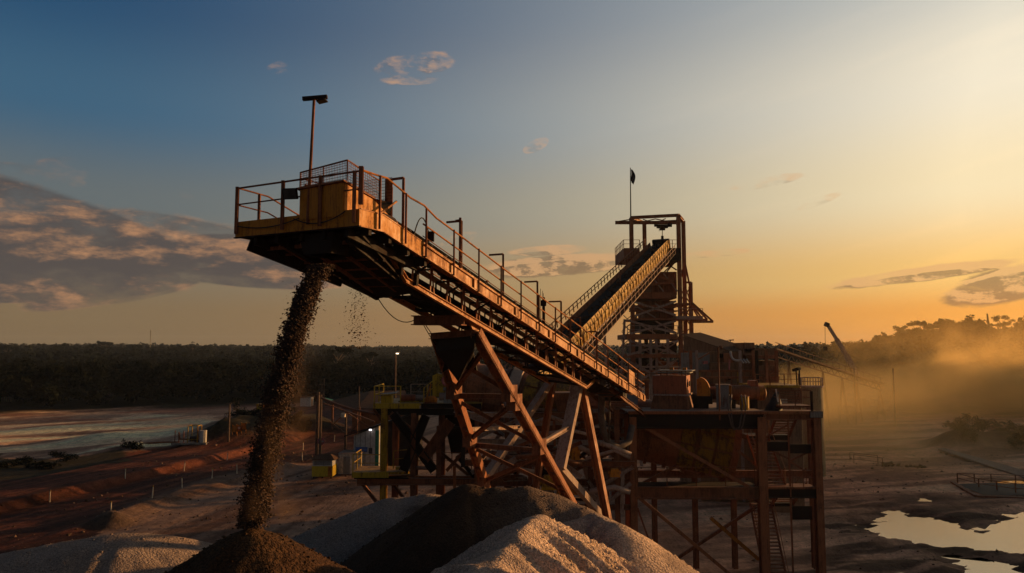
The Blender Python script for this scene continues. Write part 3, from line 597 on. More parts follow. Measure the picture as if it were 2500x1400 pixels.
mb = MB(); ct = P(765, 700, 19.8); cb = P(655, 1262, 17.8); rt0 = [ct + np.array([-.42, -.4, 0]), ct + np.array([.5, -.4, 0]), ct + np.array([.5, .5, 0]), ct + np.array([-.42, .5, 0])]; rb0 = [cb + np.array([-.7, -.7, 0]), cb + np.array([.95, -.7, 0]), cb + np.array([.95, .8, 0]), cb + np.array([-.7, .8, 0])]
mb.hexa(rb0 + rt0); od = obj('ore_dust', mb, mv); tag(od, 'thin brown dust veil trailing around the falling ore', 'dust', None, 'stuff')
# ================================================================== stacker conveyor (head near the camera, foot far right)
N0 = P(880, 552, 19.0); UH = np.array([.45, .893, 0]); VH = np.array([.893, -.45, 0]); ZH = np.array([0, 0, 1.0]); SL = .252
def prof(t): return 0.0 if t < 1.0 else -SL * (t - 1.0)
def K(t, s=0.0, dz=0.0): return N0 + UH * t + VH * s + ZH * (prof(t) + dz)
US = UH - ZH * SL; US = US / np.linalg.norm(US); NS = np.cross(VH, US); NS = NS if NS[2] > 0 else -NS
TE = 25.4
SC = thing('stacker_conveyor', 'long inclined ochre stacker conveyor with yellow head platform and handrails', 'conveyor', K(12, -1.8, -4))
# side stringer (walkway fascia)
mb = MB()
def fascia(mb, t0, t1, s, b0, b1, th=.05): mb.hexa([K(t0, s - th, b0), K(t0, s, b0), K(t1, s, b0), K(t1, s - th, b0), K(t0, s - th, b1), K(t0, s, b1), K(t1, s, b1), K(t1, s - th, b1)])
fascia(mb, .0, 1.0, 0, 0, .46); fascia(mb, 1.0, 2.95, 0, 0, .46)
obj('head_fascia', mb, M['yellow'], SC)
mb = MB(); fascia(mb, 0, 1.0, .012, .44, .475, .07); fascia(mb, 1.0, 2.95, .012, .44, .475, .07); fascia(mb, 0, 1.0, .012, -.015, .02, .07); fascia(mb, 1, 2.95, .012, -.015, .02, .07); obj('fascia_flange', mb, M['orange'], SC)
t = 2.97
while t < TE - .5:
    t1 = min(TE, t + 3.1); mb = MB(); fascia(mb, t, t1 - .02, 0, .02, .40); fascia(mb, t, t1 - .02, .05, .37, .405, .10); fascia(mb, t, t1 - .02, .05, .015, .05, .10); obj('side_stringer', mb, M['orange'], SC)
    obj('splice_plate', MB().hexa([K(t1 - .12, .004, .06), K(t1 - .12, .06, .06), K(t1 + .1, .06, .06), K(t1 + .1, .004, .06), K(t1 - .12, .004, .36), K(t1 - .12, .06, .36), K(t1 + .1, .06, .36), K(t1 + .1, .004, .36)]), M['orange'], SC); t = t1
mb = MB(); mb.hexa([K(-.05, -4.5, 0), K(-.05, 0.0, 0), K(0, 0.0, 0), K(0, -4.5, 0), K(-.05, -4.5, .45), K(-.05, 0.0, .45), K(0, 0, .45), K(0, -4.5, .45)])
obj('front_fascia', mb, M['yellow'], SC)
obj('front_flange', MB().hexa([K(-.09, -4.52, -.03), K(-.09, 0.03, -.03), K(0, 0.03, -.03), K(0, -4.52, -.03), K(-.09, -4.52, .0), K(-.09, 0.03, .0), K(0, .03, .0), K(0, -4.52, .0)]), M['dark'], SC)
mb = MB(); fascia(mb, 0, 1.0, -4.45, 0, .42); fascia(mb, 1.0, 3.4, -4.45, 0.12, .42); obj('far_fascia', mb, M['orange'], SC)
# decks
mb = MB()
for (t0, t1, s0, s1) in ((.02, 1.0, -4.42, -.06), (1.0, 3.4, -4.42, -2.7), (1.0, TE - .4, -.95, -.06)):
    mb.hexa([K(t0, s0, .36), K(t0, s1, .36), K(t1, s1, .36), K(t1, s0, .36), K(t0, s0, .40), K(t0, s1, .40), K(t1, s1, .40), K(t1, s0, .40)])
obj('walkway', mb, M['dark'], SC)
mb = MB(); mb.hexa([K(.02, -4.4, 0.0), K(.02, -.07, 0), K(1.0, -.07, 0), K(1.0, -4.4, 0), K(.02, -4.4, .06), K(.02, -.07, .06), K(1, -.07, .06), K(1, -4.4, .06)])
for s in (-.5, -1.3, -2.1, -3.0, -3.8): mb.beam(K(.05, s, -.12), K(3.3, s, -.12 if s > -2.6 else -.02), .12, .26)
for t in (.5, 1.4, 2.3, 3.2): mb.beam(K(t, -4.4, -.02), K(t, -.07, -.02), .12, .3)
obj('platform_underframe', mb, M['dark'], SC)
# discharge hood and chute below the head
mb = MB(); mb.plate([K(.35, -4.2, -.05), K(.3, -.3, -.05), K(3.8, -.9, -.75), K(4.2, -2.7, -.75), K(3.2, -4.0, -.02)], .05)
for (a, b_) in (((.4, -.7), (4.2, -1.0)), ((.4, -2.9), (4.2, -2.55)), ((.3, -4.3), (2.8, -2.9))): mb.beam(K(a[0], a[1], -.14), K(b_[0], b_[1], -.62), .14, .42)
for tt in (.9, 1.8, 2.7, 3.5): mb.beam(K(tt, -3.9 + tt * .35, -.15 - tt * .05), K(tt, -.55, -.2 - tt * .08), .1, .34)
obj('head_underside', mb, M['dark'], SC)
for tt in np.arange(.6, 3.9, .55): obj('hood_rib', MB().beam(K(tt, -4.1 + tt * .36, -.22 - tt * .12), K(tt, -.62 - tt * .06, -.22 - tt * .13), .06, .10), M['rust'], SC)
for s in (-1.5, -2.4, -3.2): obj('hood_rib', MB().beam(K(.4, s, -.24), K(3.7 if s > -3 else 2.6, s, -.70 if s > -3 else -.5), .07, .10), M['rust'], SC)
mb = MB()
a0, a1, w0 = (.55, 1.35), (.70, 1.15), .0
top = [K(.15, -2.25, -.05), K(.15, -1.05, -.05), K(1.5, -1.05, -.1), K(1.5, -2.25, -.1)]; bot = [K(.2, -2.1, -.62), K(.2, -1.15, -.62), K(1.0, -1.15, -.62), K(1.0, -2.1, -.62)]
for i in range(4): mb.plate([top[i], top[(i + 1) % 4], bot[(i + 1) % 4], bot[i]], .03)
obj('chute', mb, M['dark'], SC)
# head box: yellow front, sunlit side, sloping roof
q0, q1 = -.53, -2.04
def HB(t, s, z): return K(0, 0, 0) + UH * t + VH * s + ZH * z
mb = MB(); mb.plate([HB(-.07, q1, .30), HB(-.07, q0, .30), HB(-.07, q0, 1.20), HB(-.07, q1, 1.14)], .03); obj('head_box_front', mb, M['yellow'], SC)
mb = MB(); mb.plate([HB(-.055, q0 + .015, .42), HB(1.05, q0 + .015, .36), HB(2.0, q0 + .015, .12), HB(2.0, q0 + .015, .60), HB(1.15, q0 + .015, .98), HB(-.055, q0 + .015, 1.20)], .03)
mb.plate([HB(-.055, q1 - .015, .42), HB(1.05, q1 - .015, .36), HB(2.0, q1 - .015, .12), HB(2.0, q1 - .015, .60), HB(1.15, q1 - .015, .98), HB(-.055, q1 - .015, 1.20)], .03); obj('head_box_side', mb, M['yellow'], SC)
mb = MB(); mb.hexa([HB(-.16, q1 - .08, 1.155), HB(-.16, q0 + .08, 1.215), HB(1.2, q0 + .08, .985), HB(1.2, q1 - .08, .985), HB(-.16, q1 - .08, 1.20), HB(-.16, q0 + .08, 1.26), HB(1.2, q0 + .08, 1.03), HB(1.2, q1 - .08, 1.03)]); obj('head_box_roof', mb, M['brown'], SC)
hp = obj('head_pulley', MB().cyl(HB(.62, -2.0, .45), HB(.62, -.8, .45), .42, 24), M['rubber'], SC)
# wire mesh guard round the head box top
def meshpanel(mb, a, b, h, nx, nz, r=.006):
    a = np.array(a, float); b = np.array(b, float); up = np.array([0, 0, 1.0])
    ha = h if np.ndim(h) == 0 else h[0]; hb = h if np.ndim(h) == 0 else h[1]
    for i in range(nx + 1):
        k = i / nx; p = a + (b - a) * k; mb.beam(p, p + up * (ha + (hb - ha) * k), r * 2, r * 2)
    for j in range(nz + 1): mb.beam(a + up * ha * j / nz, b + up * hb * j / nz, r * 2, r * 2)
mb = MB(); g0 = HB(-.03, q1 - .05, 1.19); g1 = HB(-.03, -.45, 1.25); meshpanel(mb, g0, g1, (.46, .56), 30, 8, .005); obj('mesh_guard', mb, M['rust'], SC)
mb = MB(); meshpanel(mb, HB(1.9, -2.1, .95), HB(1.9, -.4, .95), .8, 24, 9, .005); obj('mesh_guard', mb, M['rust'], SC)
mb = MB(); meshpanel(mb, HB(-.0, -.42, 1.22), HB(1.4, -.42, 1.0), .52, 16, 7, .005); obj('mesh_guard', mb, M['rust'], SC)
mb = MB()
for a, b_ in ((g0, g1),): mb.beam(a + ZH * .46, b_ + ZH * .56, .035, .035); mb.beam(a, a + ZH * .47, .035, .035); mb.beam(b_, b_ + ZH * .57, .035, .035); mb.beam((a + b_) / 2, (a + b_) / 2 + ZH * .52, .03, .03)
mb.beam(g1 + ZH * .56, HB(1.4, -.42, 1.52), .03, .03); mb.beam(g0 + ZH * .3, HB(.9, -1.1, 1.2), .03, .03); obj('guard_frame', mb, M['rust'], SC)
# head platform handrails
hz = 1.02 + .44
ro, up = M['rust'], ZH
fr = [K(-.05, -4.42, .44), K(-.05, -.06, .44)]
obj('top_rail', MB().tube([fr[0] + up * 1.0 + VH * -.06, fr[1] + up * 1.02], .028, 7), ro, SC); obj('mid_rail', MB().tube([fr[0] + up * .52, fr[1] + up * .54], .022, 7), ro, SC)
for s in (-4.38, -2.62, -1.28, -.12): obj('post', MB().ibeam(K(-.13, s, .08), K(-.13, s, 1.46), .09, .08), ro, SC)
obj('post', MB().ibeam(K(.02, -.02, .58), K(.02, -.02, 1.60), .12, .11), ro, SC)
far_ = [K(0, -4.42, .44), K(1.1, -4.42, .44), K(2.2, -4.42, .42), K(3.4, -4.42, .42)]
obj('top_rail', MB().tube([p + up * 1.0 for p in far_], .026, 7), ro, SC); obj('mid_rail', MB().tube([p + up * .5 for p in far_], .022, 7), ro, SC)
for p in (K(.75, -4.42, .4), K(2.4, -4.42, .4)): obj('post', MB().beam(p, p + up * 1.02, .07, .07), ro, SC)
# near handrail down the whole length
ts = [.0, .5, 1.05, 2.2, 2.9, 3.6] + list(np.arange(5, TE + .1, 1.7))
wob = [0, .0, .03, -.02, .06, -.04] + [random.uniform(-.035, .035) for _ in range(30)]
obj('top_rail', MB().tube([K(t, .05, 1.48 + wob[i]) for i, t in enumerate(ts)], .03, 7), M['orange'], SC)
obj('mid_rail', MB().tube([K(t, .03, .98) for t in ts if t > 2.5], .026, 7), M['orange'], SC)
obj('toe_rail', MB().tube([K(t, .02, .62) for t in ts if t > 2.5], .015, 6), M['rust'], SC)
for t in [.72, 1.95, 3.0] + list(np.arange(4.6, TE, 1.62)): obj('post', MB().beam(K(t, .075, .02), K(t, .075, 1.48), .055, .07), M['rust'], SC)
# belt carrying line
mb = MB()
for s in (-.98, -2.52): mb.beam(K(2.6, s, .98), K(TE, s, .98), .07, .20, NS)
obj('belt_stringer', mb, M['orange'], SC)
bz = lambda t: .72 + .38 * min(1, max(0, (t - .8) / 1.6))
prof_b = [(-.62, .22), (-.35, .02), (.35, .02), (.62, .22)]
rowsT = [.62, 1.2] + list(np.arange(2, TE, 2.0)) + [TE]
mb = MB()
for i in range(len(rowsT) - 1):
    for j in range(3):
        a, b_ = prof_b[j], prof_b[j + 1]; t0, t1 = rowsT[i], rowsT[i + 1]
        mb.plate([K(t0, -1.75 + a[0], bz(t0) + a[1]), K(t0, -1.75 + b_[0], bz(t0) + b_[1]), K(t1, -1.75 + b_[0], bz(t1) + b_[1]), K(t1, -1.75 + a[0], bz(t1) + a[1])], .02)
mb.plate([K(.6, -2.3, .02), K(.6, -1.2, .02), K(TE, -1.2, .12), K(TE, -2.3, .12)], .02)
obj('belt', mb, M['rubber'], SC)
k_ = 2600; tt_ = RNG.uniform(2.2, TE - 1, k_); ss_ = RNG.normal(0, .22, k_); cen = np.array([K(a, -1.75 + b_, 1.20 + max(0, .22 - abs(b_) * .5) * c_) for a, b_, c_ in zip(tt_, ss_, RNG.random(k_))])
ol = obj('ore_load', rocks(cen, RNG.uniform(.04, .12, k_)), m_ore, SC); ol['kind'] = 'stuff'
for t in np.arange(2.6, TE, 1.25):
    mb = MB(); mb.cyl(K(t, -1.45, 1.02), K(t, -2.05, 1.02), .055, 10); mb.cyl(K(t, -1.42, 1.04), K(t, -1.08, 1.24), .05, 10); mb.cyl(K(t, -2.08, 1.04), K(t, -2.42, 1.24), .05, 10); mb.beam(K(t, -.98, .92), K(t, -2.52, .92), .06, .06); mb.beam(K(t, -.98, .45), K(t, -.98, 1.0), .06, .07); mb.beam(K(t, -2.52, .45), K(t, -2.52, 1.0), .06, .07); obj('idler', mb, M['dark'], SC)
# truss below
for s in (-.70, -2.6):
    t0 = 3.1 if s > -1 else 3.0; dl = -.62 if s > -1 else -.42
    obj('lower_chord', MB().ibeam(K(t0, s, dl), K(18.2, s, dl - .08), .13, .17, NS), M['orange'], SC)
    obj('upper_chord', MB().ibeam(K(2.0, s, .42), K(TE, s, .42), .12, .14, NS), M['orange'] if s > -1 else M['dark'], SC)
    ts_ = np.arange(3.4, 18.2, 1.0)
    for i, t in enumerate(ts_):
        mb = MB(); mb.beam(K(t, s, dl), K(t + .12, s, .38), .05, .05, UH)
        if i < len(ts_) - 1: mb.beam(K(t + .25, s, dl), K(t + .13, s, .38), .04, .04, UH)
        obj('truss_web', mb, M['brown'] if s > -1 else M['dark'], SC)
obj('chord_knee', MB().ibeam(K(3.1, -.70, -.62), K(2.3, -.70, -.10), .13, .15, NS), M['orange'], SC)
obj('chord_knee', MB().ibeam(K(18.2, -.70, -.70), K(19.3, -.70, -.10), .13, .13, NS), M['orange'], SC)
for t in np.arange(3.5, 18.2, 1.45): obj('cross_member', MB().beam(K(t, -.70, -.66), K(t, -2.6, -.46), .08, .10, NS), M['dark'], SC)
for t in np.arange(3.5, 17, 2.9): obj('diagonal_brace', MB().beam(K(t, -.95, -.45), K(t + 1.45, -2.6, -.45), .05, .05, NS).beam(K(t + 1.45, -2.6, -.45), K(t + 2.9, -.95, -.45), .05, .05, NS), M['dark'], SC)
for t in np.arange(3.6, 24, 1.9): obj('walkway_bracket', MB().beam(K(t, -.95, .30), K(t, -.02, .12), .07, .09, NS).beam(K(t, -.95, -.35), K(t, -.06, .10), .05, .05, NS), M['dark'], SC)
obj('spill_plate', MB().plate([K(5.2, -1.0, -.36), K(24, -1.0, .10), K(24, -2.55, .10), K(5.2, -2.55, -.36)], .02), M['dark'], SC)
# cable ladder and hanging cables on the far lower edge
mb = MB()
for s in (-2.66, -2.86): mb.beam(K(2.9, s, -.30), K(18, s, -.52), .03, .06, NS)
for t in np.arange(3.0, 18, .42): mb.beam(K(t, -2.66, -.32 - .012 * (t - 3)), K(t, -2.86, -.32 - .012 * (t - 3)), .03, .03, NS)
obj('cable_ladder', mb, M['dark'], SC)
def sag(a, b, d, n=10):
    a = np.array(a, float); b = np.array(b, float); return [a + (b - a) * i / n - ZH * d * 4 * (i / n) * (1 - i / n) for i in range(n + 1)]
for a, b_, d in ((K(1.5, -4.3, -.1), K(2.2, -3.2, -.45), .35), (K(4.3, -2.8, -.5), K(7.0, -2.8, -.5), .55), (K(3.0, -2.8, -.35), K(5.2, -2.8, -.4), .22), (K(7.0, -2.8, -.5), K(9.6, -2.8, -1.4), .2), (K(6.9, -2.8, -.5), K(9.5, -2.85, -1.6), .25),
                 (K(-.14, -4.3, .3), K(-.14, -2.0, .35), .14), (K(-.14, -2.2, .35), K(-.14, -.4, .4), .22)):
    obj('cable', MB().tube(sag(a, b_, d), .016, 5), M['rubber'], SC)
# far side wire guard with frames
mb = MB(); mf = MB()
for i, t in enumerate(np.arange(2.1, TE - 1.4, 1.5)):
    meshpanel(mb, K(t, -2.62, 1.22), K(t + 1.42, -2.62, 1.22), .72, 15, 6, .009)
    mf.beam(K(t, -2.62, .5), K(t, -2.62, 1.97), .05, .05); mf.beam(K(t, -2.62, 1.95), K(t + 1.45, -2.62, 1.95), .04, .04); mf.beam(K(t, -2.62, 1.22), K(t + 1.45, -2.62, 1.22), .035, .035)
obj('mesh_guard', mb, M['rust'], SC); obj('guard_frame', mf, M['rust'], SC)
# tall rust columns and goal-shaped hangers
for t, s in ((2.05, -.62), (2.45, -.9)): obj('column', MB().ibeam(K(t, s, .1), K(t, s, 2.0), .20, .18), M['rust'], SC)
obj('tie_beam', MB().ibeam(HB(.35, -2.3, 1.32), HB(2.3, -.75, 1.02), .12, .20), M['rust'], SC)
for t, hh in ((3.35, 1.75), (6.9, 1.85), (10.1, 1.85), (13.3, 1.85), (15.9, 1.8), (18.3, 1.75), (20.6, 1.7)):
    mb = MB(); a = K(t, -1.02, .5); b_ = K(t, -1.02, hh + .95); mb.beam(a, b_, .08, .08); mb.beam(b_, b_ - VH * .62, .06, .07); obj('hanger_bracket', mb, M['rust'], SC)
mb = MB(); mb.beam(K(5.35, -.15, .3), K(5.35, -.15, 2.2), .08, .08); mb.beam(K(5.35, -.15, 2.12), K(5.35, -.32, 2.12), .05, .05); obj('pole_bracket', mb, M['rust'], SC)
mb = MB(); mb.beam(K(13.9, -1.0, .5), K(13.9, -1.0, 2.3), .12, .12)
for d_ in (-.1, .12, .2): mb.beam(K(13.9 + d_, -1.1, .6), K(13.9 + d_, -1.1, 2.75 - abs(d_)), .02, .02)
mb.box(K(13.8, -1.1, 1.9), K(13.8, -1.1, 1.9) + np.array([.25, .2, .25])); obj('aerial', mb, M['dark'], SC)
# drive: motor with round sunlit cover
mo = obj('motor', MB().cyl(K(1.55, -.62, .62), K(2.15, -.62, .70), .24, 18), M['dark'], SC); obj('motor_cover', MB().cyl(K(2.15, -.62, .70), K(2.25, -.62, .71), .21, 18), M['orange'], mo)
obj('junction_box', MB().box(K(3.9, -.55, .9), K(3.9, -.55, .9) + np.array([.26, .2, .3])), M['dark'], SC)
obj('cable', MB().tube(sag(K(3.2, -.5, .8), K(4.0, -.5, 1.2), -.5), .02, 6), M['rubber'], SC)
obj('brace', MB().beam(K(.9, -.3, .35), K(2.0, -.3, 1.3), .05, .05), M['orange'], SC)
# tail end
mb = MB(); mb.plate([K(22.5, .03, .5), K(23.6, .03, .5), K(23.6, .03, 1.2), K(22.5, .03, 1.2)], .03); obj('tail_guard', mb, M['orange'], SC)
obj('tail_pulley', MB().cyl(K(TE, -1.1, .35), K(TE, -2.4, .35), .36, 20), M['dark'], SC)
mb = MB(); mb.ibeam(K(TE - 3, -.95, .1), K(TE + 3.2, -.95, -.2), .16, .22, NS); mb.ibeam(K(TE - 3, -2.6, .1), K(TE + 3.2, -2.6, -.2), .16, .22, NS)
for t in np.arange(TE - 2.6, TE + 3, .9): mb.beam(K(t, -.95, .1), K(t, -2.6, .1), .07, .07)
obj('tail_frame', mb, M['rust'], SC)
# floodlights and mast (fixed to the head but things of their own)
def floodlight(c, aim, w, h, label, grp, mat='glass', post=None):
    c = np.array(c, float); aim = np.array(aim, float); aim /= np.linalg.norm(aim)
    x = np.cross(aim, ZH); x /= np.linalg.norm(x); y = np.cross(x, aim)
    t_ = thing('floodlight', label, 'floodlight', c, grp)
    def pt(a, b_, d): return c + x * a * w / 2 + y * b_ * h / 2 + aim * d
    def bx(w0, d0, d1): return MB().hexa([pt(-w0, -w0, d0), pt(w0, -w0, d0), pt(w0, -w0, d1), pt(-w0, -w0, d1), pt(-w0, w0, d0), pt(w0, w0, d0), pt(w0, w0, d1), pt(-w0, w0, d1)])
    bd = bx(1.0, -.07, 0)
    for k in range(5): a = -.8 + .4 * k; bd.hexa([pt(a - .03, -.8, -.11), pt(a + .03, -.8, -.11), pt(a + .03, -.8, -.07), pt(a - .03, -.8, -.07), pt(a - .03, .8, -.11), pt(a + .03, .8, -.11), pt(a + .03, .8, -.07), pt(a - .03, .8, -.07)])
    obj('housing', bd, M['dark'], t_); obj('lens', bx(.88, .001, .008), M[mat], t_)
    if post is not None: obj('bracket', MB().beam(c - aim * .05, post, .05, .04), M['dark'], t_)
    return t_
floodlight(P(707, 474, 19.7), (-.15, -.95, -.35), .42, .30, 'square floodlight hanging on the front rail of the head platform', None, 'glass', K(-.1, -2.62, .98))
floodlight(K(1.75, -.5, 1.02), (.55, -.6, -.55), .42, .34, 'floodlight tilted down beside the round motor cover', None, 'glass', K(2.05, -.6, 1.2))
mt = thing('light_mast', 'slender light mast with T-shaped head rising above the head platform', 'light mast', P(753, 534, 19.75))
mb = MB().tube([P(751, 548, 19.72), P(757, 430, 19.72), P(767, 240, 19.72)], [.05, .045, .04], 8); obj('pole', mb, M['rust'], mt)
obj('crossbar', MB().beam(P(739, 242, 19.72), P(799, 237, 19.72), .11, .10), M['dark'], mt)
mb = MB(); a = P(785, 247, 19.6); mb.plate([a + np.array([-.12, -.1, -.03]), a + np.array([.12, -.1, .03]), a + np.array([.14, .14, .03]), a + np.array([-.10, .14, -.03])], .04); mb.beam(a + np.array([-.1, .05, 0]), P(770, 240, 19.72), .03, .03); obj('lamp', mb, M['dark'], mt)
# ------------------------------------------------------------------ trestles under the stacker
TR = thing('conveyor_trestle', 'rusty V-shaped support legs carrying the stacker conveyor', 'trestle', P(1280, 1215, 33) * np.array([1, 1, 0]))
hs_n, hs_f = K(7.35, -.70, -1.0), K(8.0, -2.72, -1.0)
obj('head_beam', MB().ibeam(K(6.6, -2.8, -.78), K(6.75, -.8, -.78), .42, .34), M['rust'], TR)
obj('head_beam', MB().ibeam(K(7.8, -2.85, -1.02), K(7.4, -.7, -1.02), .26, .22), M['rust'], TR)
obj('saddle', MB().hexa([K(6.5, -1.2, -.66), K(6.5, -.85, -.66), K(8.3, -.85, -.66), K(8.3, -1.2, -.66), K(6.5, -1.2, -.42), K(6.5, -.85, -.42), K(8.3, -.85, -.48), K(8.3, -1.2, -.48)]), M['orange'], TR)
obj('saddle', MB().plate([K(6.9, -.83, -.52), K(8.4, -.83, -.52), K(8.3, -.83, -.75), K(7.4, -.83, -.95)], .05), M['orange'], TR)
def ray_line(a, px, py, Y): return P(px, py, Y)
fn = P(1388, 1216, 34.5); ff = P(1186, 1190, 36.5)
def ext(a, b, z=0.0): d = b - a; return a + d * ((z - a[2]) / d[2])
gn, gf = ext(hs_n, fn, 3.0), ext(hs_f, ff, 3.0)
obj('leg', MB().ibeam(hs_n, gn, .34, .36, VH), M['brown'], TR); obj('leg', MB().ibeam(hs_f, gf, .34, .36, VH), M['brown'], TR)
mb = MB(); a = hs_n + VH * .22 - UH * .2; b_ = gn + VH * .22 - UH * .2; mb.tube([a, b_], .018, 5)
for k in np.linspace(.02, .5, 12): p = a + (b_ - a) * k; mb.tube([p, p - VH * .2 + UH * .05], .012, 5)
obj('cable_guard', mb, M['rust'], TR)
ms_n, ms_f = P(1412, 930, 37.5), P(1345, 930, 40)
obj('head_beam', MB().ibeam(P(1330, 922, 40.2), P(1425, 922, 37.3), .4, .35), M['rust'], TR)
obj('leg', MB().beam(ms_n, P(1366, 1145, 35.5), .30, .55, VH), M['dusty'], TR)
obj('leg', MB().beam(P(1366, 1140, 35.5), gn + np.array([0, 0, 2.5]), .3, .3), M['dusty'], TR)
obj('leg', MB().ibeam(ms_n + UH * .3, ext(ms_n, P(1470, 1215, 37.5), 0), .36, .34, VH), M['brown'], TR)
obj('leg', MB().beam(ms_f, P(1186, 1165, 37.5), .34, .34, VH), M['dusty'], TR)
obj('leg', MB().ibeam(ms_f + UH * .3, P(1300, 1240, 42), .34, .32, VH), M['brown'], TR)
def at_(a, b, k): return a + (b - a) * k
L1 = lambda k: at_(hs_n, fn, k)
L2 = lambda k: at_(hs_f, ff, k)
for k0, k1 in ((.30, .08), (.08, .30), (.36, .62), (.62, .36), (.68, .95), (.95, .68)): obj('brace', MB().ibeam(L2(k0), L1(k1), .16, .16), M['rust'], TR)
for k0, k1 in ((.33, .33), (.66, .66)): obj('cross_tie', MB().ibeam(L2(k0), L1(k1), .2, .22), M['rust'], TR)
obj('brace', MB().ibeam(L1(.62), at_(ms_n, P(1366, 1145, 35.5), .55), .18, .18), M['dusty'], TR); obj('brace', MB().ibeam(L2(.55), at_(ms_f, P(1186, 1165, 37.5), .5), .18, .18), M['dusty'], TR)
for a, b_ in ((hs_n, gn), (hs_f, gf)):
    dl_ = (b_ - a) / np.linalg.norm(b_ - a); Ln = np.linalg.norm(b_ - a)
    for q in np.arange(.5, Ln - .3, 1.15):
        c = a + dl_ * q; obj('stiffener', MB().beam(c - dl_ * .015, c + dl_ * .015, .30, .33, VH), M['rust'], TR)
for a, k in ((L1, .31), (L2, .30), (L1, .63), (L2, .62), (L1, .36), (L2, .95)):
    c = a(k); obj('gusset', MB().beam(c - ZH * .32 - VH * .02, c + ZH * .32 - VH * .02, .62, .40, VH), M['rust'], TR)
obj('gusset', MB().plate([P(1098, 840, 28), P(1150, 835, 27.5), P(1165, 905, 28), P(1125, 880, 28.2), P(1080, 910, 28.5)], .06), M['dark'], TR)
mb = MB(); mb.plate([hs_f - ZH * .1, hs_n - ZH * .1, hs_n - ZH * .5 + VH * .0, P(1150, 880, 28), P(1120, 930, 28.3), P(1105, 870, 28.5), hs_f - ZH * .5], .1); obj('web_plate', mb, M['dark'], TR)
obj('footing', MB().box(np.array([gn[0] - .6, gn[1] - .6, 0]), np.array([gn[0] + .6, gn[1] + .6, 3.0])), M['concrete'], TR); obj('footing', MB().box(np.array([gf[0] - .6, gf[1] - .6, 0]), np.array([gf[0] + .6, gf[1] + .6, 3.0])), M['concrete'], TR)
# ================================================================== tower and its inclined conveyor
YT = 97.0
def T(px, py, dy=0.0): return P(px, py, YT + dy)
TW = thing('headframe_tower', 'tall brown steel transfer tower with hoist frame on top behind the conveyors', 'tower', T(1610, 1140, 3) * np.array([1, 1, 0]))
def zcol(p, z=0.0): q = np.array(p, float); q[2] = z; return q
cols = {}
for k, (px, dy, top) in {'fl': (1541, 0, 532), 'bl': (1573, 7, 545), 'fr': (1656, 0, 526), 'br': (1668, 7, 540), 'mid': (1603, 7, 640)}.items():
    p = T(px, top, dy); obj('column', MB().ibeam(zcol(p), p, .50, .50, (0, 1, 0)), M['brown'], TW); cols[k] = p
def C_(k, py): p = cols[k]; return P(1250 + F * p[0] / p[1] * .999, py, p[1])
def at_row(k, py): p = cols[k]; q = P(1500, py, p[1]); return np.array([p[0], p[1], q[2]])
obj('roof_beam', MB().ibeam(cols['fl'], cols['fr'], .35, .4), M['brown'], TW); obj('roof_beam', MB().ibeam(cols['bl'], cols['br'], .35, .4), M['brown'], TW)
obj('roof_beam', MB().ibeam(cols['fl'], cols['bl'], .35, .4), M['brown'], TW); obj('roof_beam', MB().ibeam(cols['fr'], cols['br'], .35, .4), M['brown'], TW)
obj('hoist_runway', MB().ibeam(T(1502, 544, 3), T(1662, 544, 3), .3, .45), M['brown'], TW)
obj('runway_stay', MB().beam(T(1503, 542, 3), T(1541, 536, 1), .12, .12), M['brown'], TW)
mb = MB()
for a, b_ in (((1545, 548), (1600, 535)), ((1600, 535), (1655, 546)), ((1570, 536), (1600, 547)), ((1625, 534), (1600, 547))): mb.beam(T(*a, 3), T(*b_, 3), .12, .12)
obj('roof_brace', mb, M['brown'], TW)
# upper decks
for (a, b_, py, ph, nm) in ((1523, 1562, 606, 24, 'w'), (1622, 1662, 606, 30, 'e')):
    p0, p1 = T(a, py, -1.2), T(b_, py, -1.2); hh = ph / F * YT
    obj('upper_deck', MB().box((p0[0], YT - 1.2, p0[2] - hh), (p1[0], YT + 7, p0[2])), M['brown'] if nm == 'w' else M['dark'], TW)
    handrail(TW, [(p0[0], YT + 6.8, p0[2]), (p0[0], YT - 1.1, p0[2]), (p1[0], YT - 1.1, p0[2])], 1.1, M['brown'], 1.3, .035)
# bin body in steps, with flanged beams and X braces
def slab(px0, px1, py0, py1, d0, d1, mat, nm):
    a = T(px0, py1, d0); b_ = T(px1, py0, d0); obj(nm, MB().box((a[0], YT + d0, a[2]), (b_[0], YT + d1, b_[2])), mat, TW)
slab(1590, 1652, 664, 720, 2.5, 7.0, M['rust'], 'bin_wall'); slab(1572, 1645, 735, 806, 2.5, 7.0, M['rust'], 'bin_wall'); slab(1578, 1636, 812, 826, 2, 7, M['dark'], 'bin_wall')
slab(1556, 1652, 714, 729, .2, 8, M['brown'], 'floor_beam'); slab(1530, 1655, 816, 828, -.5, 8, M['brown'], 'floor_beam'); slab(1548, 1655, 777, 781, -.2, 8, M['brown'], 'floor_beam'); slab(1525, 1700, 865, 874, -.5, 8, M['brown'], 'floor_beam'); slab(1580, 1652, 690, 694, .6, 8, M['brown'], 'floor_beam')
for i in range(5):
    a = T(1594 + i * 13, 720, 2.45); b_ = T(1594 + i * 13, 664, 2.45); obj('bin_stiffener', MB().beam(a, b_, .12, .14), M['brown'], TW)
for i in range(6):
    a = T(1574 + i * 13, 806, 2.45); b_ = T(1574 + i * 13, 735, 2.45); obj('bin_stiffener', MB().beam(a, b_, .12, .14), M['brown'], TW)
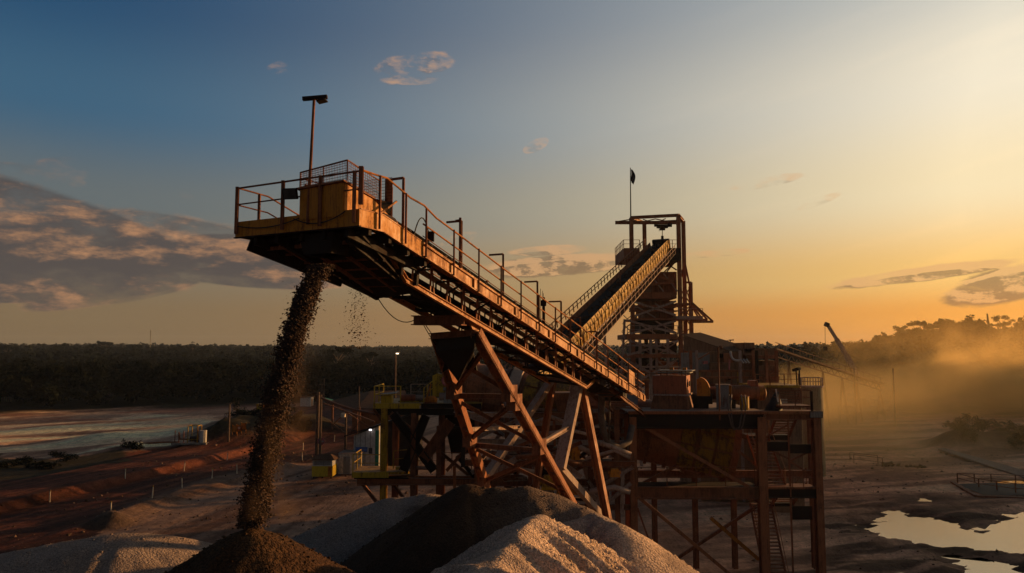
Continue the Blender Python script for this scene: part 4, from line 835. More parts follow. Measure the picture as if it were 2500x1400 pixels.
for (x0, y0, x1, y1) in ((1550, 738, 1650, 770), (1650, 736, 1550, 772), (1540, 785, 1650, 814), (1650, 784, 1540, 815), (1535, 832, 1655, 866), (1655, 832, 1530, 868), (1586, 668, 1650, 690), (1530, 880, 1652, 945), (1652, 880, 1530, 945), (1560, 700, 1650, 688)):
    obj('brace', MB().beam(T(x0, y0, -.4), T(x1, y1, -.4), .22, .26), M['dusty'] if y0 > 730 else M['brown'], TW)
for (x0, y0, x1, y1) in ((1622, 640, 1652, 660), (1652, 636, 1622, 664), (1628, 664, 1655, 632)): obj('brace', MB().beam(T(x0, y0, 1), T(x1, y1, 1), .16, .16), M['brown'], TW)
for (x0, y0, x1, y1) in ((1545, 830, 1600, 800), (1600, 800, 1648, 830), (1530, 905, 1600, 872), (1600, 872, 1655, 905), (1540, 660, 1590, 735), (1556, 760, 1540, 830), (1575, 880, 1650, 950), (1650, 880, 1560, 950)):
    obj('brace', MB().beam(T(x0, y0, 7.2), T(x1, y1, 7.2), .24, .26), M['brown'], TW)
slab(1540, 1652, 838, 862, 3, 7, M['dark'], 'bin_wall'); slab(1548, 1600, 876, 905, 3, 7, M['dark'], 'chute'); slab(1610, 1655, 884, 940, 4, 7, M['brown'], 'chute'); slab(1520, 1660, 905, 911, -.5, 8, M['brown'], 'floor_beam'); slab(1556, 1650, 745, 752, .7, 7.6, M['brown'], 'bin_flange'); slab(1562, 1640, 783, 811, 1.6, 7, M['dark'], 'chute')
for (x0, y0, x1, y1) in ((1541, 832, 1598, 870), (1598, 832, 1541, 870), (1601, 832, 1655, 868), (1655, 834, 1601, 870), (1541, 876, 1598, 930), (1598, 876, 1541, 930), (1601, 876, 1655, 930), (1655, 876, 1601, 930), (1548, 745, 1600, 776), (1600, 742, 1652, 776), (1545, 782, 1600, 815), (1600, 784, 1654, 815), (1585, 668, 1620, 712), (1620, 668, 1654, 712)):
    obj('brace', MB().beam(T(x0, y0, .3), T(x1, y1, .3), .15, .17), M['dusty'], TW)
for (x0, y0, x1, y1, d_) in ((1656, 835, 1690, 862, .4), (1690, 832, 1656, 864, .4), (1656, 746, 1686, 772, 3), (1686, 746, 1656, 772, 3), (1660, 655, 1684, 735, 4), (1656, 800, 1688, 826, 3), (1688, 800, 1656, 824, 3)):
    obj('brace', MB().beam(T(x0, y0, d_), T(x1, y1, d_), .13, .13), M['brown'], TW)
slab(1524, 1600, 842, 846, -.4, 1.5, M['dusty'], 'floor_beam'); slab(1540, 1655, 758, 761, -.3, 1.2, M['brown'], 'floor_beam'); slab(1530, 1700, 895, 899, -.4, 2, M['dusty'], 'floor_beam'); slab(1518, 1700, 928, 934, -.4, 6, M['brown'], 'floor_beam')
handrail(TW, [T(1532, 816, -.5), T(1655, 816, -.5)], 1.1, M['dusty'], 1.6, .04); handrail(TW, [T(1658, 772, -.5), T(1716, 772, -.5)], 1.0, M['dusty'], 1.4, .035)
p = T(1602, 828, .2); obj('column', MB().ibeam(zcol(p), p, .34, .34, (0, 1, 0)), M['dusty'], TW)
for px_ in (1562, 1588, 1630): p = T(px_, 828, -.3); obj('column', MB().ibeam(zcol(p), p, .34, .34, (0, 1, 0)), M['dusty'], TW)
# lattice legs at the left foot
for (x0, y0, x1, y1) in ((1545, 740, 1517, 950), (1525, 780, 1503, 950)): obj('lattice_leg', MB().beam(T(x0, y0, 0), zcol(T(x1, y1, 0)), .28, .28), M['dusty'], TW)
mb = MB()
for i in range(9): y0 = 770 + i * 20; mb.beam(T(1543 - i * 2.6, y0, 0), T(1521 - i * 2.2, y0 + 18, 0), .1, .1); mb.beam(T(1522 - i * 2.2, y0, 0), T(1541 - i * 2.6, y0 + 18, 0), .1, .1)
obj('lattice_web', mb, M['dusty'], TW)
# right hand stair frame and the nested triangular cantilevers
for px, dy, top in ((1687, 1, 690), (1684, 6, 700), (1672, 3, 660)): p = T(px, top, dy); obj('column', MB().ibeam(zcol(p), p, .34, .34, (0, 1, 0)), M['brown'], TW)
obj('raker', MB().beam(T(1672, 640, 2), T(1684, 700, 2), .2, .2), M['brown'], TW); obj('raker', MB().beam(T(1676, 690, 1), T(1688, 690, 1), .2, .25), M['brown'], TW)
for i, (ex, ey, dy) in enumerate(((1741, 786, -1), (1727, 781, 1), (1713, 777, 3), (1705, 776, 5))):
    a = T(1688 - i * 2, 738 - i * 1, dy); e = T(ex, ey, dy); b_ = T(1690 - i * 3, ey + .5, dy); mb = MB(); mb.beam(a, e, .18, .22); mb.beam(b_, e, .2, .3); obj('cantilever_frame', mb, M['brown'], TW)
for (x0, y0, x1, y1) in ((1656, 700, 1688, 745), (1688, 700, 1656, 740), (1656, 745, 1688, 800), (1688, 745, 1656, 800), (1657, 640, 1672, 690), (1672, 640, 1657, 690)): obj('brace', MB().beam(T(x0, y0, .5), T(x1, y1, .5), .14, .14), M['brown'], TW)
slab(1652, 1716, 772, 780, -.5, 6, M['dusty'], 'floor_beam'); slab(1652, 1690, 740, 744, -.5, 6, M['brown'], 'floor_beam'); slab(1655, 1690, 822, 832, 0, 6, M['brown'], 'floor_beam')
# hoist on the runway
HO = thing('hoist', 'dark electric hoist trolley with chain and hook under the tower roof', 'hoist', T(1617, 553, 3))
p = T(1617, 552, 3); mb = MB().box(p - [.75, .3, .3], p + [.75, .3, .15]); mb.cyl(p + [-1.1, 0, .1], p + [-.7, 0, .1], .22, 12); mb.cyl(p + [.7, 0, .1], p + [1.3, 0, .1], .26, 12); mb.box(p - [.35, .25, .6], p + [.35, .25, -.2]); obj('trolley', mb, M['dark'], HO)
q = T(1617, 580, 3); obj('chain', MB().tube([p, q], .05, 6).tube([p + [-.5, 0, -.2], T(1609, 566, 3), p + [-.35, 0, -.2]], .03, 5), M['dark'], HO)
mb = MB().box(q - [.16, .12, .25], q + [.16, .12, .2]); mb.tube([q + [0, 0, -.25], q + [.0, 0, -.5], q + [.16, 0, -.66], q + [.3, 0, -.5]], .06, 6); obj('hook', mb, M['dark'], HO)
FP = thing('flagpole', 'thin flagpole with a limp dark flag on top of the tower', 'flagpole', T(1540, 533, 0))
obj('pole', MB().tube([T(1540, 534, 0), T(1539, 410, 0)], [.09, .055], 8), M['dark'], FP)
mb = MB(); a = T(1539.5, 414, 0); L = T(1539.5, 452, 0)[2] - a[2]
Wd = [0, .12, .2, .26, .34]; ring = []
for j in range(9):
    k = j / 8; w = .18 + .42 * math.sin(k * 2.6) * (1 - .2 * k)
    for i in range(7): c_ = i / 6; ring.append((a[0] + .05 + w * c_ + .05 * math.sin(k * 5), a[1] + .14 * math.sin(c_ * 9 + k * 4), a[2] + L * k * (.75 + .25 * c_)))
fcs = [(j * 7 + i, j * 7 + i + 1, (j + 1) * 7 + i + 1, (j + 1) * 7 + i) for j in range(8) for i in range(6)]
obj('flag', MB().add(ring, fcs), plain('dark_flag_cloth', (.03, .03, .045), .9), FP, True)
# inclined conveyor up to the tower
A1 = P(1611, 600, 96.5); A0 = P(1352, 862, 62); dC = A1 - A0; Lc = np.linalg.norm(dC); uC = dC / Lc; hC = np.array([uC[0], uC[1], 0]); hC /= np.linalg.norm(hC); vC = np.cross(hC, ZH); nC = np.cross(vC, uC)
A00 = A0 - uC * 8
def Q(t, s, n_): return A00 + uC * t + vC * s + nC * n_
LT = Lc + 8
SC2 = thing('tower_conveyor', 'steep conveyor with yellow sheet side covers climbing to the tower', 'conveyor', Q(LT / 2, 0, -3))
def slabC(t0, t1, s0, s1, n0, n1): return MB().hexa([Q(t0, s0, n0), Q(t0, s1, n0), Q(t1, s1, n0), Q(t1, s0, n0), Q(t0, s0, n1), Q(t0, s1, n1), Q(t1, s1, n1), Q(t1, s0, n1)])
obj('belt', slabC(0, LT, -.95, .95, .0, .18), M['rubber'], SC2)
mb = MB()
for t in np.arange(0, LT, .22): mb.box(Q(t, random.uniform(-.5, .5), .2) - .12, Q(t, random.uniform(-.5, .5), .2) + np.array([.1, .1, .12])) if random.random() < .5 else None
o_ = obj('ore_load', mb, m_ore, SC2); o_['kind'] = 'stuff'
t = 0
while t < LT - .2:   # separate sheets of the near side cover, alternately tilted
    t1 = min(LT, t + 1.18); mb = MB()
    mb.plate([Q(t, 1.15, -.95), Q(t1 - .06, 1.15, -.95), Q(t1 - .06, 1.32, .0), Q(t, 1.32, .0)], .03); mb.plate([Q(t, 1.32, .0), Q(t1 - .06, 1.32, .0), Q(t1 - .06, 1.12, .72), Q(t, 1.12, .72)], .03); mb.beam(Q(t1 - .03, 1.36, -.95), Q(t1 - .03, 1.36, .7), .09, .10)
    obj('side_cover', mb, M['dull_yellow'], SC2); t = t1
t = 0
while t < LT - .2:
    t1 = min(LT, t + 1.18); mb = MB(); mb.plate([Q(t, -1.15, -.5), Q(t1 - .1, -1.15, -.5), Q(t1 - .1, -1.25, .55), Q(t, -1.25, .55)], .03); mb.beam(Q(t, -1.9, .2), Q(t, -1.9, 1.0), .08, .08); obj('far_cover', mb, M['rust'], SC2); t = t1
mb = MB(); mb.beam(Q(0, -1.9, 1.0), Q(LT, -1.9, 1.0), .07, .07); mb.beam(Q(0, -1.9, .6), Q(LT, -1.9, .6), .05, .05); obj('far_handrail', mb, M['rust'], SC2)
obj('far_walkway', slabC(0, LT, -1.95, -1.2, -.1, -.02), M['dark'], SC2); obj('near_walkway', slabC(0, LT, 1.2, 2.1, -1.12, -1.05), M['dark'], SC2)
for s in (1.1, -1.1):
    obj('truss_chord', slabC(0, LT, s - .1, s + .1, -.9, -.7), M['dusty'], SC2); obj('truss_chord', slabC(0, LT, s - .1, s + .1, -2.1, -1.9), M['dusty'], SC2); mb = MB()
    for t in np.arange(0, LT - 1.5, 1.5): mb.beam(Q(t, s, -2.0), Q(t, s, -.8), .1, .1); mb.beam(Q(t, s, -2.0), Q(t + 1.5, s, -.8), .08, .08)
    obj('truss_web', mb, M['dusty'], SC2)
mb = MB(); mb.beam(Q(0, 2.1, -.0), Q(LT, 2.1, -.0), .06, .06); mb.beam(Q(0, 2.1, -.5), Q(LT, 2.1, -.5), .05, .05)
for t in np.arange(0, LT, 1.5): mb.beam(Q(t, 2.1, -1.1), Q(t, 2.1, 0), .06, .06)
obj('near_handrail', mb, M['dusty'], SC2)
obj('end_cover', slabC(LT, LT + .6, -1.0, 1.2, -.7, .75), M['dark'], SC2)
for px, py in ((1518, 690), (1476, 735), (1400, 800)):
    p = P(px - 4, py - 20, 80 if px > 1450 else 68); mb = MB().beam(p - ZH * 1.4, p + ZH * .5, .12, .12); obj('hanger_bracket', mb, M['rust'], SC2)
B2 = thing('conveyor_bent', 'tapering lattice bent carrying the steep conveyor left of the tower', 'trestle', P(1482, 900, 78) * np.array([1, 1, 0]))
mb = MB(); a, b_ = P(1475, 800, 78), P(1455, 810, 79)
for p, px in ((a, 1490), (b_, 1442)): obj('leg', MB().beam(p, zcol(P(px, 920, 78)), .26, .26), M['dusty'], B2)
for i in range(5): y0 = 815 + i * 22; obj('brace', MB().beam(P(1476 + i * 3, y0, 78), P(1452 - i * 2.5, y0 + 20, 78.5), .12, .12), M['dusty'], B2); obj('brace', MB().beam(P(1453 - i * 2.5, y0, 78.5), P(1478 + i * 3, y0 + 20, 78), .12, .12), M['dusty'], B2)
# ================================================================== rotating drum scrubber between the platforms
DR = thing('drum_scrubber', 'huge inclined ribbed drum scrubber behind the steel legs', 'ore drum', P(1450, 1040, 50) * np.array([1, 1, 0]))
D0, D1 = P(1130, 952, 52), P(1795, 1098, 49); dd_ = (D1 - D0); Ld = np.linalg.norm(dd_); ud = dd_ / Ld
xd = np.cross(ud, ZH); xd /= np.linalg.norm(xd); yd = np.cross(xd, ud)
obj('shell', MB().cyl(D0, D1, 2.05, 40), M['brown'], DR)
for k in np.linspace(.03, .97, 15): c = D0 + dd_ * k; obj('hoop', MB().cyl(c - ud * .09, c + ud * .09, 2.22, 40), M['rust'], DR)
for k in (.2, .62): c = D0 + dd_ * k; obj('riding_ring', MB().cyl(c - ud * .35, c + ud * .35, 2.45, 44), M['dusty'], DR)
def drumpanel(k0, k1, a0, a1, r, mat, nm):
    mb = MB(); n_ = 6
    for i in range(n_):
        p = []
        for (k, a) in ((k0, a0 + (a1 - a0) * i / n_), (k1, a0 + (a1 - a0) * i / n_), (k1, a0 + (a1 - a0) * (i + 1) / n_), (k0, a0 + (a1 - a0) * (i + 1) / n_)):
            p.append(D0 + dd_ * k + (xd * math.cos(a) + yd * math.sin(a)) * r)
        mb.plate(p, .05)
    return obj(nm, mb, mat, DR)
def camang(v): return math.atan2(v @ yd, v @ xd)
ac = camang(np.array([0, -1.0, .15]))
for k0 in (.80, .86, .92):
    for j in range(-2, 3): drumpanel(k0 + .004, k0 + .054, ac + j * .42 - .185, ac + j * .42 + .185, 2.32, M['drum_panel'], 'screen_panel')
for k0 in (.235, .29, .345):
    for j in (-1, 0, 1): drumpanel(k0 + .004, k0 + .05, ac + j * .46 + .2 - .2, ac + j * .46 + .2 + .2, 2.34, M['drum_panel'], 'screen_panel')
for k0 in (.40, .455, .51, .70, .75):
    for j in (-1, 0, 1): drumpanel(k0 + .004, k0 + .05, ac + j * .46 - .2, ac + j * .46 + .2, 2.3, M['brown'], 'screen_panel')
GH = thing('gear_hood', 'arched ribbed hood catching orange sunlight on top of the drum', 'gear hood', P(1388, 925, 52)); c = P(1392, 975, 51.5)
mb = MB()
for i in range(14): a0, a1 = math.pi * (.12 + .76 * i / 14), math.pi * (.12 + .76 * (i + 1) / 14); mb.plate([c + np.array([math.cos(a0) * 2.1, -.5, math.sin(a0) * 2.1]), c + np.array([math.cos(a1) * 2.1, -.5, math.sin(a1) * 2.1]), c + np.array([math.cos(a1) * 2.1, .5, math.sin(a1) * 2.1]), c + np.array([math.cos(a0) * 2.1, .5, math.sin(a0) * 2.1])], .05)
mb.plate([c + np.array([math.cos(math.pi * (.12 + .76 * i / 14)) * 2.08, .45, math.sin(math.pi * (.12 + .76 * i / 14)) * 2.08]) for i in range(15)], .04); obj('cover', mb, M['orange'], GH)  # orange sunlight on the hood is put into its paint
for i in range(9): x = -1.5 + i * .375; obj('rib', MB().beam(c + np.array([x, -.58, .8]), c + np.array([x, -.58, math.sqrt(4.3 - x * x)]), .07, .07), M['rust'], GH)
# ================================================================== washing plant frame in the middle
YW = 43.0
WF = thing('washing_plant_frame', 'tangle of dusty beams and pipes under the stacker conveyor', 'steel frame', P(1300, 1200, YW) * np.array([1, 1, 0]))
for i, (x0, x1, y, dY, h, m_) in enumerate(((1110, 1545, 1012, 3, .34, 'rust'), (1150, 1540, 1078, 2, .3, 'dusty'), (1130, 1550, 1130, 1, .34, 'rust'), (1000, 1545, 1176, 3, .42, 'rust'), (1180, 1540, 1235, 2, .3, 'rust'), (1150, 1290, 1012, -4, .22, 'dusty'))):
    obj('beam', MB().ibeam(P(x0, y, YW + dY), P(x1, y + 4, YW + dY), .3, h), M[m_], WF)
for x, y0, dY, m_ in ((1165, 1000, 3, 'rust'), (1238, 1010, 4, 'rust'), (1300, 1020, 3, 'dusty'), (1345, 1010, 4, 'rust'), (1440, 1000, 3, 'rust'), (1505, 1000, 2, 'rust'), (1530, 1020, 3, 'brown'), (1072, 1040, 4, 'rust'), (1010, 1010, 4, 'rust')):
    p = P(x, y0, YW + dY); obj('column', MB().ibeam(zcol(p), p, .3, .3, (0, 1, 0)), M[m_], WF)
for i, (x0, y0, x1, y1, dY, w, m_) in enumerate(((1110, 1000, 1310, 1072, -2, .34, 'dusty'), (1310, 1072, 1240, 1100, -2, .2, 'rust'), (1150, 1075, 1290, 1015, 1, .2, 'dusty'), (1300, 1080, 1420, 1165, 0, .26, 'dusty'), (1200, 1172, 1420, 1080, 0, .22, 'rust'), (1330, 1140, 1460, 1220, 1, .24, 'dusty'), (1260, 1120, 1180, 1175, -1, .3, 'dusty'),
                                                (1400, 1150, 1540, 1080, 2, .2, 'rust'), (1440, 1060, 1540, 1150, 2, .22, 'rust'), (1460, 1190, 1545, 1140, 1, .22, 'dusty'), (1230, 1240, 1330, 1165, 1, .22, 'rust'), (1150, 1100, 1230, 1180, 2, .2, 'rust'), (1090, 1150, 1170, 1060, 3, .2, 'rust'), (1480, 1230, 1540, 1180, 1, .2, 'dusty'), (960, 1010, 1060, 1150, 4, .5, 'dark'), (1040, 1015, 985, 1150, 4, .55, 'dark'), (1100, 1030, 1035, 1120, 4, .7, 'rust'))):
    obj('brace', MB().ibeam(P(x0, y0, YW + dY), P(x1, y1, YW + dY), w, w), M[m_], WF)
for pts, r, m_ in (([(1270, 1042), (1310, 1030), (1345, 1018), (1375, 1030), (1410, 1036)], .12, 'dusty'), ([(1275, 1050), (1330, 1060), (1390, 1050), (1440, 1062)], .10, 'dusty'), ([(1440, 1075), (1490, 1090), (1540, 1110)], .14, 'dusty'), ([(1200, 1105), (1250, 1118), (1330, 1110), (1420, 1135)], .14, 'rust'), ([(1430, 1120), (1500, 1100), (1538, 1118)], .1, 'dusty'), ([(1160, 1150), (1240, 1140), (1320, 1155)], .12, 'dusty'), ([(1440, 1200), (1500, 1190), (1538, 1202)], .16, 'dusty')):
    obj('pipe', MB().tube([P(x, y, YW - .6) for x, y in pts], r, 9), M[m_], WF, True)
for (x0, y0, x1, y1, dY, m_) in ((1350, 960, 1440, 1030, 3, 'rust'), (1430, 1000, 1540, 1080, 5, 'brown'), (1210, 1085, 1275, 1160, 4, 'dark'), (1080, 1010, 1170, 1110, 6, 'dark'), (1420, 1130, 1520, 1200, 6, 'dusty'), (1300, 1100, 1380, 1170, 6, 'dark')):
    a = P(x0, y1, YW + dY); b_ = P(x1, y0, YW + dY); mb = MB(); top_ = [(a[0], a[1], b_[2]), (b_[0], a[1], b_[2]), (b_[0], a[1] + 2, b_[2]), (a[0], a[1] + 2, b_[2])]; w_ = (b_[0] - a[0]) * .22
    bt = [(a[0] + w_, a[1] + .5, a[2]), (b_[0] - w_, a[1] + .5, a[2]), (b_[0] - w_, a[1] + 1.5, a[2]), (a[0] + w_, a[1] + 1.5, a[2])]; mb.hexa(bt + top_); obj('hopper', mb, M[m_], WF)
for x, y, w_, h_, m_ in ((1405, 1108, .5, .75, 'yellow'), (1502, 1156, .6, .45, 'yellow'), (1385, 1190, 1.2, .9, 'orange'), (1345, 1180, 1.1, .8, 'dull_yellow')):
    p = P(x, y, YW); mb = MB().hexa([p + np.array(q) for q in ((-w_ / 2, 0, -h_ / 2), (w_ / 2, 0, -h_ / 2), (w_ / 2, .6, -h_ / 2), (-w_ / 2, .6, -h_ / 2), (-w_ / 3, .1, h_ / 2), (w_ / 3, .1, h_ / 2), (w_ / 3, .5, h_ / 2), (-w_ / 3, .5, h_ / 2))]); mb.cyl(p + np.array([-w_ * .6, .3, 0]), p + np.array([w_ * .6, .3, 0]), h_ * .22, 12); obj('guard_cover', mb, M[m_], WF)
rr_ = random.Random(11)
for i in range(84):   # deeper members of the frame, seen through the gaps
    x = rr_.uniform(1100, 1535); y = rr_.uniform(985, 1225); k = rr_.choice((0, 1, 2, 3)); dY = rr_.uniform(.8, 8); w_ = rr_.uniform(.12, .26); m_ = rr_.choice(('rust', 'brown', 'dusty', 'brown', 'dusty', 'dark'))
    dx, dy_ = ((rr_.uniform(50, 130), rr_.uniform(-6, 6)), (rr_.uniform(40, 90), rr_.uniform(40, 80)), (rr_.uniform(40, 90), -rr_.uniform(40, 80)), (rr_.uniform(-3, 3), rr_.uniform(60, 130)))[k]
    obj('brace', MB().ibeam(P(x, y, YW + dY), P(min(1540, x + dx), y + dy_, YW + dY + rr_.uniform(-1, 1)), w_, w_), M[m_], WF)
for i in range(16):
    x = rr_.uniform(1120, 1480); y = rr_.uniform(1000, 1210); dY = rr_.uniform(.5, 6); obj('pipe', MB().tube([P(x, y, YW + dY), P(x + 25, y - rr_.uniform(2, 12), YW + dY), P(x + 60, y + rr_.uniform(-4, 10), YW + dY)], rr_.uniform(.07, .2), 8), M[rr_.choice(('dusty', 'rust', 'hose'))], WF, True)
HS = thing('hose', 'thick dusty hose hanging in a loop from the stacker to the drive platform', 'hose', P(1500, 1095, 42.5))
mb = MB().tube([P(1474, 905, 42), P(1470, 950, 42), P(1468, 1010, 42.2), P(1473, 1055, 42.5), P(1488, 1085, 42.8), P(1512, 1092, 43), P(1535, 1078, 43.4), P(1543, 1040, 43.8)], .2, 10); obj('hose_run', mb, M['hose'], HS, True); obj('hose_run', MB().tube([P(1489, 915, 42), P(1488, 1000, 42.2), P(1487, 1075, 42.4)], .05, 7), M['hose'], HS, True)
# ================================================================== drive platform on the right
YP = 45.0
def R(px, py, d=0.0): return P(px, py, YP + d)
DP = thing('drive_platform', 'three storey rusty steel platform with stair tower at the right', 'steel platform', R(1770, 1450, 3) * np.array([1, 1, 0]))
zd = R(1700, 1006)[2]; zm = R(1700, 1190)[2]; xs_ = {k: R(k, 1100)[0] for k in (1546, 1861, 1996, 1870, 1928, 1640, 1600, 1785)}
for px, w_, m_ in ((1545, .42, 'brown'), (1859, .52, 'brown'), (1995, .42, 'brown')):
    x = R(px, 1100)[0]; obj('column', MB().ibeam((x, YP, 0), (x, YP, zd - .3), w_, w_, (0, 1, 0)), M[m_], DP)
for px, m_ in ((1600, 'rust'), (1700, 'rust'), (1795, 'rust'), (1872, 'rust'), (1990, 'rust')):
    x = R(px, 1100)[0]; xx = x * 1.14 if px != 1872 else x; yy = YP + 7 if px != 1872 else YP + .9
    obj('column', MB().ibeam((xx, yy, 0), (xx, yy, zd - .3), .34, .34, (0, 1, 0)), M[m_], DP)
x0, x1, x2 = xs_[1546], xs_[1861], xs_[1996]
obj('main_girder', MB().ibeam((x0 - .25, YP + .02, zd - .55), (x1 + .1, YP + .02, zd - .55), .4, .9), M['dark'], DP)
obj('deck_edge', MB().box((x0 - .3, YP - .28, zd - .12), (x2 + .25, YP - .18, zd + .06)), M['brown'], DP)
obj('main_girder', MB().ibeam((x1 + .3, YP + .02, zd - .30), (x2 + .2, YP + .02, zd - .30), .3, .36), M['rust'], DP)
obj('deck', MB().box((x0 - .3, YP - .17, zd - .05), (x1 + .4, YP + 8, zd + .0)), M['dusty'], DP)
obj('deck', MB().box((x1 + .42, YP - .17, zd - .05), (x2 + .2, YP + 1.6, zd)), M['rust'], DP)
obj('mid_girder', MB().ibeam((x0 + .2, YP + .1, zm - .35), (x1 - .3, YP + .1, zm - .35), .35, .72), M['rust'], DP)
obj('mid_girder', MB().ibeam((x1 + .3, YP + .1, zm - .35), (x2, YP + .1, zm - .35), .3, .6), M['dark'], DP)
obj('mid_girder', MB().ibeam((x0 + .2, YP + 6.9, zm - .35), (x2 * 1.14, YP + 6.9, zm - .35), .3, .5), M['rust'], DP)
obj('mid_deck', MB().box((x0 + .2, YP + .3, zm - .02), (x1 - .3, YP + 1.6, zm + .03)), M['dark'], DP)
handrail(DP, [(x0 + .3, YP + .32, zm + .03), (x1 - .4, YP + .32, zm + .03)], 1.1, M['rust'], 1.6, .022)
for (a, b_, d, w_, m_) in (((1558, 1034), (1832, 1192), .1, .2, 'brown'), ((1556, 1212), (1800, 1418), .1, .2, 'brown'), ((1735, 1265), (1852, 1366), .6, .22, 'orange'), ((1640, 1372), (1845, 1238), 3, .18, 'rust'), ((1570, 1180), (1725, 1100), 3, .18, 'rust'), ((1556, 1240), (1588, 1330), .2, .1, 'rust'), ((1800, 1100), (1852, 1140), .5, .16, 'brown')):  # the ochre brace has its sunlit orange put into the paint
    obj('brace', MB().beam(R(*a, d), R(*b_, d), w_, w_), M[m_], DP)
for (a, b_) in (((1930, 1125), (1985, 1098)), ((1930, 1128), (1982, 1162)), ((1880, 1062), (1922, 1038)), ((1868, 1095), (1925, 1120))): obj('brace', MB().beam(R(*a, .4), R(*b_, .4), .11, .11), M['rust'], DP)
# upper landing with rails
zl = zd + .38
obj('landing', MB().box((R(1905, 1000)[0], YP - .1, zl - .12), (R(1980, 1000)[0], YP + 1.5, zl)), M['rust'], DP)
handrail(DP, [(R(1903, 1000)[0], YP + 1.4, zl), (R(1903, 1000)[0], YP - .08, zl), (R(1979, 1000)[0], YP - .08, zl), (R(1979, 1000)[0], YP + 1.4, zl)], .92, M['rust'], 1.1, .024)
obj('corner_post', MB().beam((R(1980, 1000)[0], YP - .14, zd - .1), (R(1980, 1000)[0], YP - .14, zd + 1.25), .12, .12), M['dark'], DP)
obj('handrail_board', MB().beam((R(1899, 1000)[0], YP - .1, zd + .6), (R(1900, 1000)[0], YP + .3, zd + 1.35), .07, .07), M['post'], DP)
def stair(x0_, x1_, zb, zt_, y0_, y1_, parent, mat):
    n_ = max(4, int(round((zt_ - zb) / .19)))
    for k in range(n_):
        z = zb + (zt_ - zb) * (k + 1) / n_; y = y0_ + (y1_ - y0_) * (k + .5) / n_; obj('tread', MB().box((x0_, y - .13, z - .05), (x1_, y + .13, z)), mat, parent)
    for x in (x0_ - .04, x1_ + .04):
        obj('stair_stringer', MB().beam((x, y0_, zb), (x, y1_, zt_), .05, .26), mat, parent); obj('stair_rail', MB().tube([(x, y0_, zb), (x, y0_, zb + 1.0), (x, y1_, zt_ + 1.0), (x, y1_, zt_)], .022, 6), mat, parent)
xa, xb, xc, xd_ = R(1873, 1100)[0], R(1924, 1100)[0], R(1931, 1100)[0], R(1985, 1100)[0]
z1 = R(1900, 1080)[2]; z3 = R(1900, 1258)[2]
stair(xc, xd_ - .1, z1, zd, YP + 3.6, YP + 1.7, DP, M['rust'])
obj('stair_landing', MB().box((xa - .05, YP + 3.7, z1 - .32), (xd_, YP + 5.0, z1)), M['dark'], DP); obj('stair_landing', MB().box((xa - .05, YP + .2, z1 - .55), (xc - .1, YP + .3, z1 - .0)), M['dark'], DP); obj('stair_landing', MB().box((xc, YP + .2, z1 - .7), (xd_, YP + .3, z1 - .15)), M['dark'], DP)
stair(xa, xb, zm, z1, YP + .7, YP + 3.6, DP, M['rust'])
obj('stair_landing', MB().box((xa, YP - .1, zm - .1), (xd_ + .1, YP + .95, zm + .02)), M['rust'], DP)
handrail(DP, [(xc, YP - .05, zm), (xd_, YP - .05, zm)], 1.05, M['rust'], .7, .02)
stair(xc, xd_ - .1, z3, zm, YP + 3.4, YP + 1.0, DP, M['rust'])
obj('stair_landing', MB().box((xc, YP + 3.4, z3 - .2), (xd_, YP + 4.5, z3)), M['dark'], DP); obj('mesh_screen', MB().box((xc + .1, YP + .35, z3 - .35), (xd_ - .05, YP + .4, z3 + .45)), M['dark'], DP)
stair(xa, xb, 0.0, z3, YP + .3, YP + 3.4, DP, M['rust'])
obj('stair_post', MB().beam((xb + .1, YP + .1, 0), (xb + .1, YP + .1, zd - .4), .09, .09), M['rust'], DP); obj('stair_post', MB().beam((xa - .12, YP + .15, 0), (xa - .12, YP + .15, zd - .4), .07, .07), M['rust'], DP); obj('stair_post', MB().beam((xd_ + .02, YP + .15, 0), (xd_ + .02, YP + .15, zd - .4), .1, .1), M['rust'], DP)
# machines standing on it
YM = YP + 2.0
def Mx(px, py, d=0): return P(px, py, YM + d)
GB = thing('gear_housing', 'large red-brown gear housing with sunlit side and flat cover plate', 'gear housing', (Mx(1655, 1000)[0], YM + 1.4, zd))
xl, xr = Mx(1612, 960)[0], Mx(1694, 960)[0]; zb_ = zd; zf = Mx(1650, 963)[2]; zt_ = Mx(1650, 918)[2]
mb = MB(); mb.hexa([(xl - .12, YM - .2, zb_), (xr + .15, YM - .2, zb_), (xr + .15, YM + 2.5, zb_), (xl - .12, YM + 2.5, zb_), (xl + .05, YM, zf - .1), (xr - .02, YM, zf - .1), (xr - .02, YM + 2.3, zf - .1), (xl + .05, YM + 2.3, zf - .1)]); obj('base', mb, M['rust'], GB)
obj('flange', MB().box((xl - .05, YM - .12, zf - .10), (xr + .12, YM + 2.42, zf)), M['dusty'], GB)
obj('body', MB().box((xl, YM, zf + .003), (xr, YM + 2.3, zt_)), M['red'], GB)
for yy in (.5, 1.6): obj('bore', MB().cyl((xr - .05, YM + yy, zf + .62), (xr + .06, YM + yy, zf + .62), .17, 16), M['dark'], GB)
mb = MB().box((xl + .3, YM + .2, zt_ + .16), (xr + .2, YM + 2.2, zt_ + .21)); mb.box((xl + .3, YM + .1, zt_ + .30), (xr + .35, YM + 2.3, zt_ + .34)); obj('cover_plate', mb, M['grey'], GB)
mb = MB()
for x in (xl + .5, xl + .9, xr - .3, xr - .05):
    mb.beam((x, YM + .3, zt_), (x, YM + .3, zt_ + .3), .06, .06)
obj('spacer', mb, M['rust'], GB)
for x in (xl + .95, xr - .35): obj('lug', MB().box((x, YM + 1.2, zt_ + .345), (x + .25, YM + 1.4, zt_ + .5)), M['orange'], GB)
SG = thing('coupling_guard', 'curved sunlit yellow coupling guard right of the gear housing', 'machine guard', (Mx(1718, 1000)[0], YM + 1.2, zd))
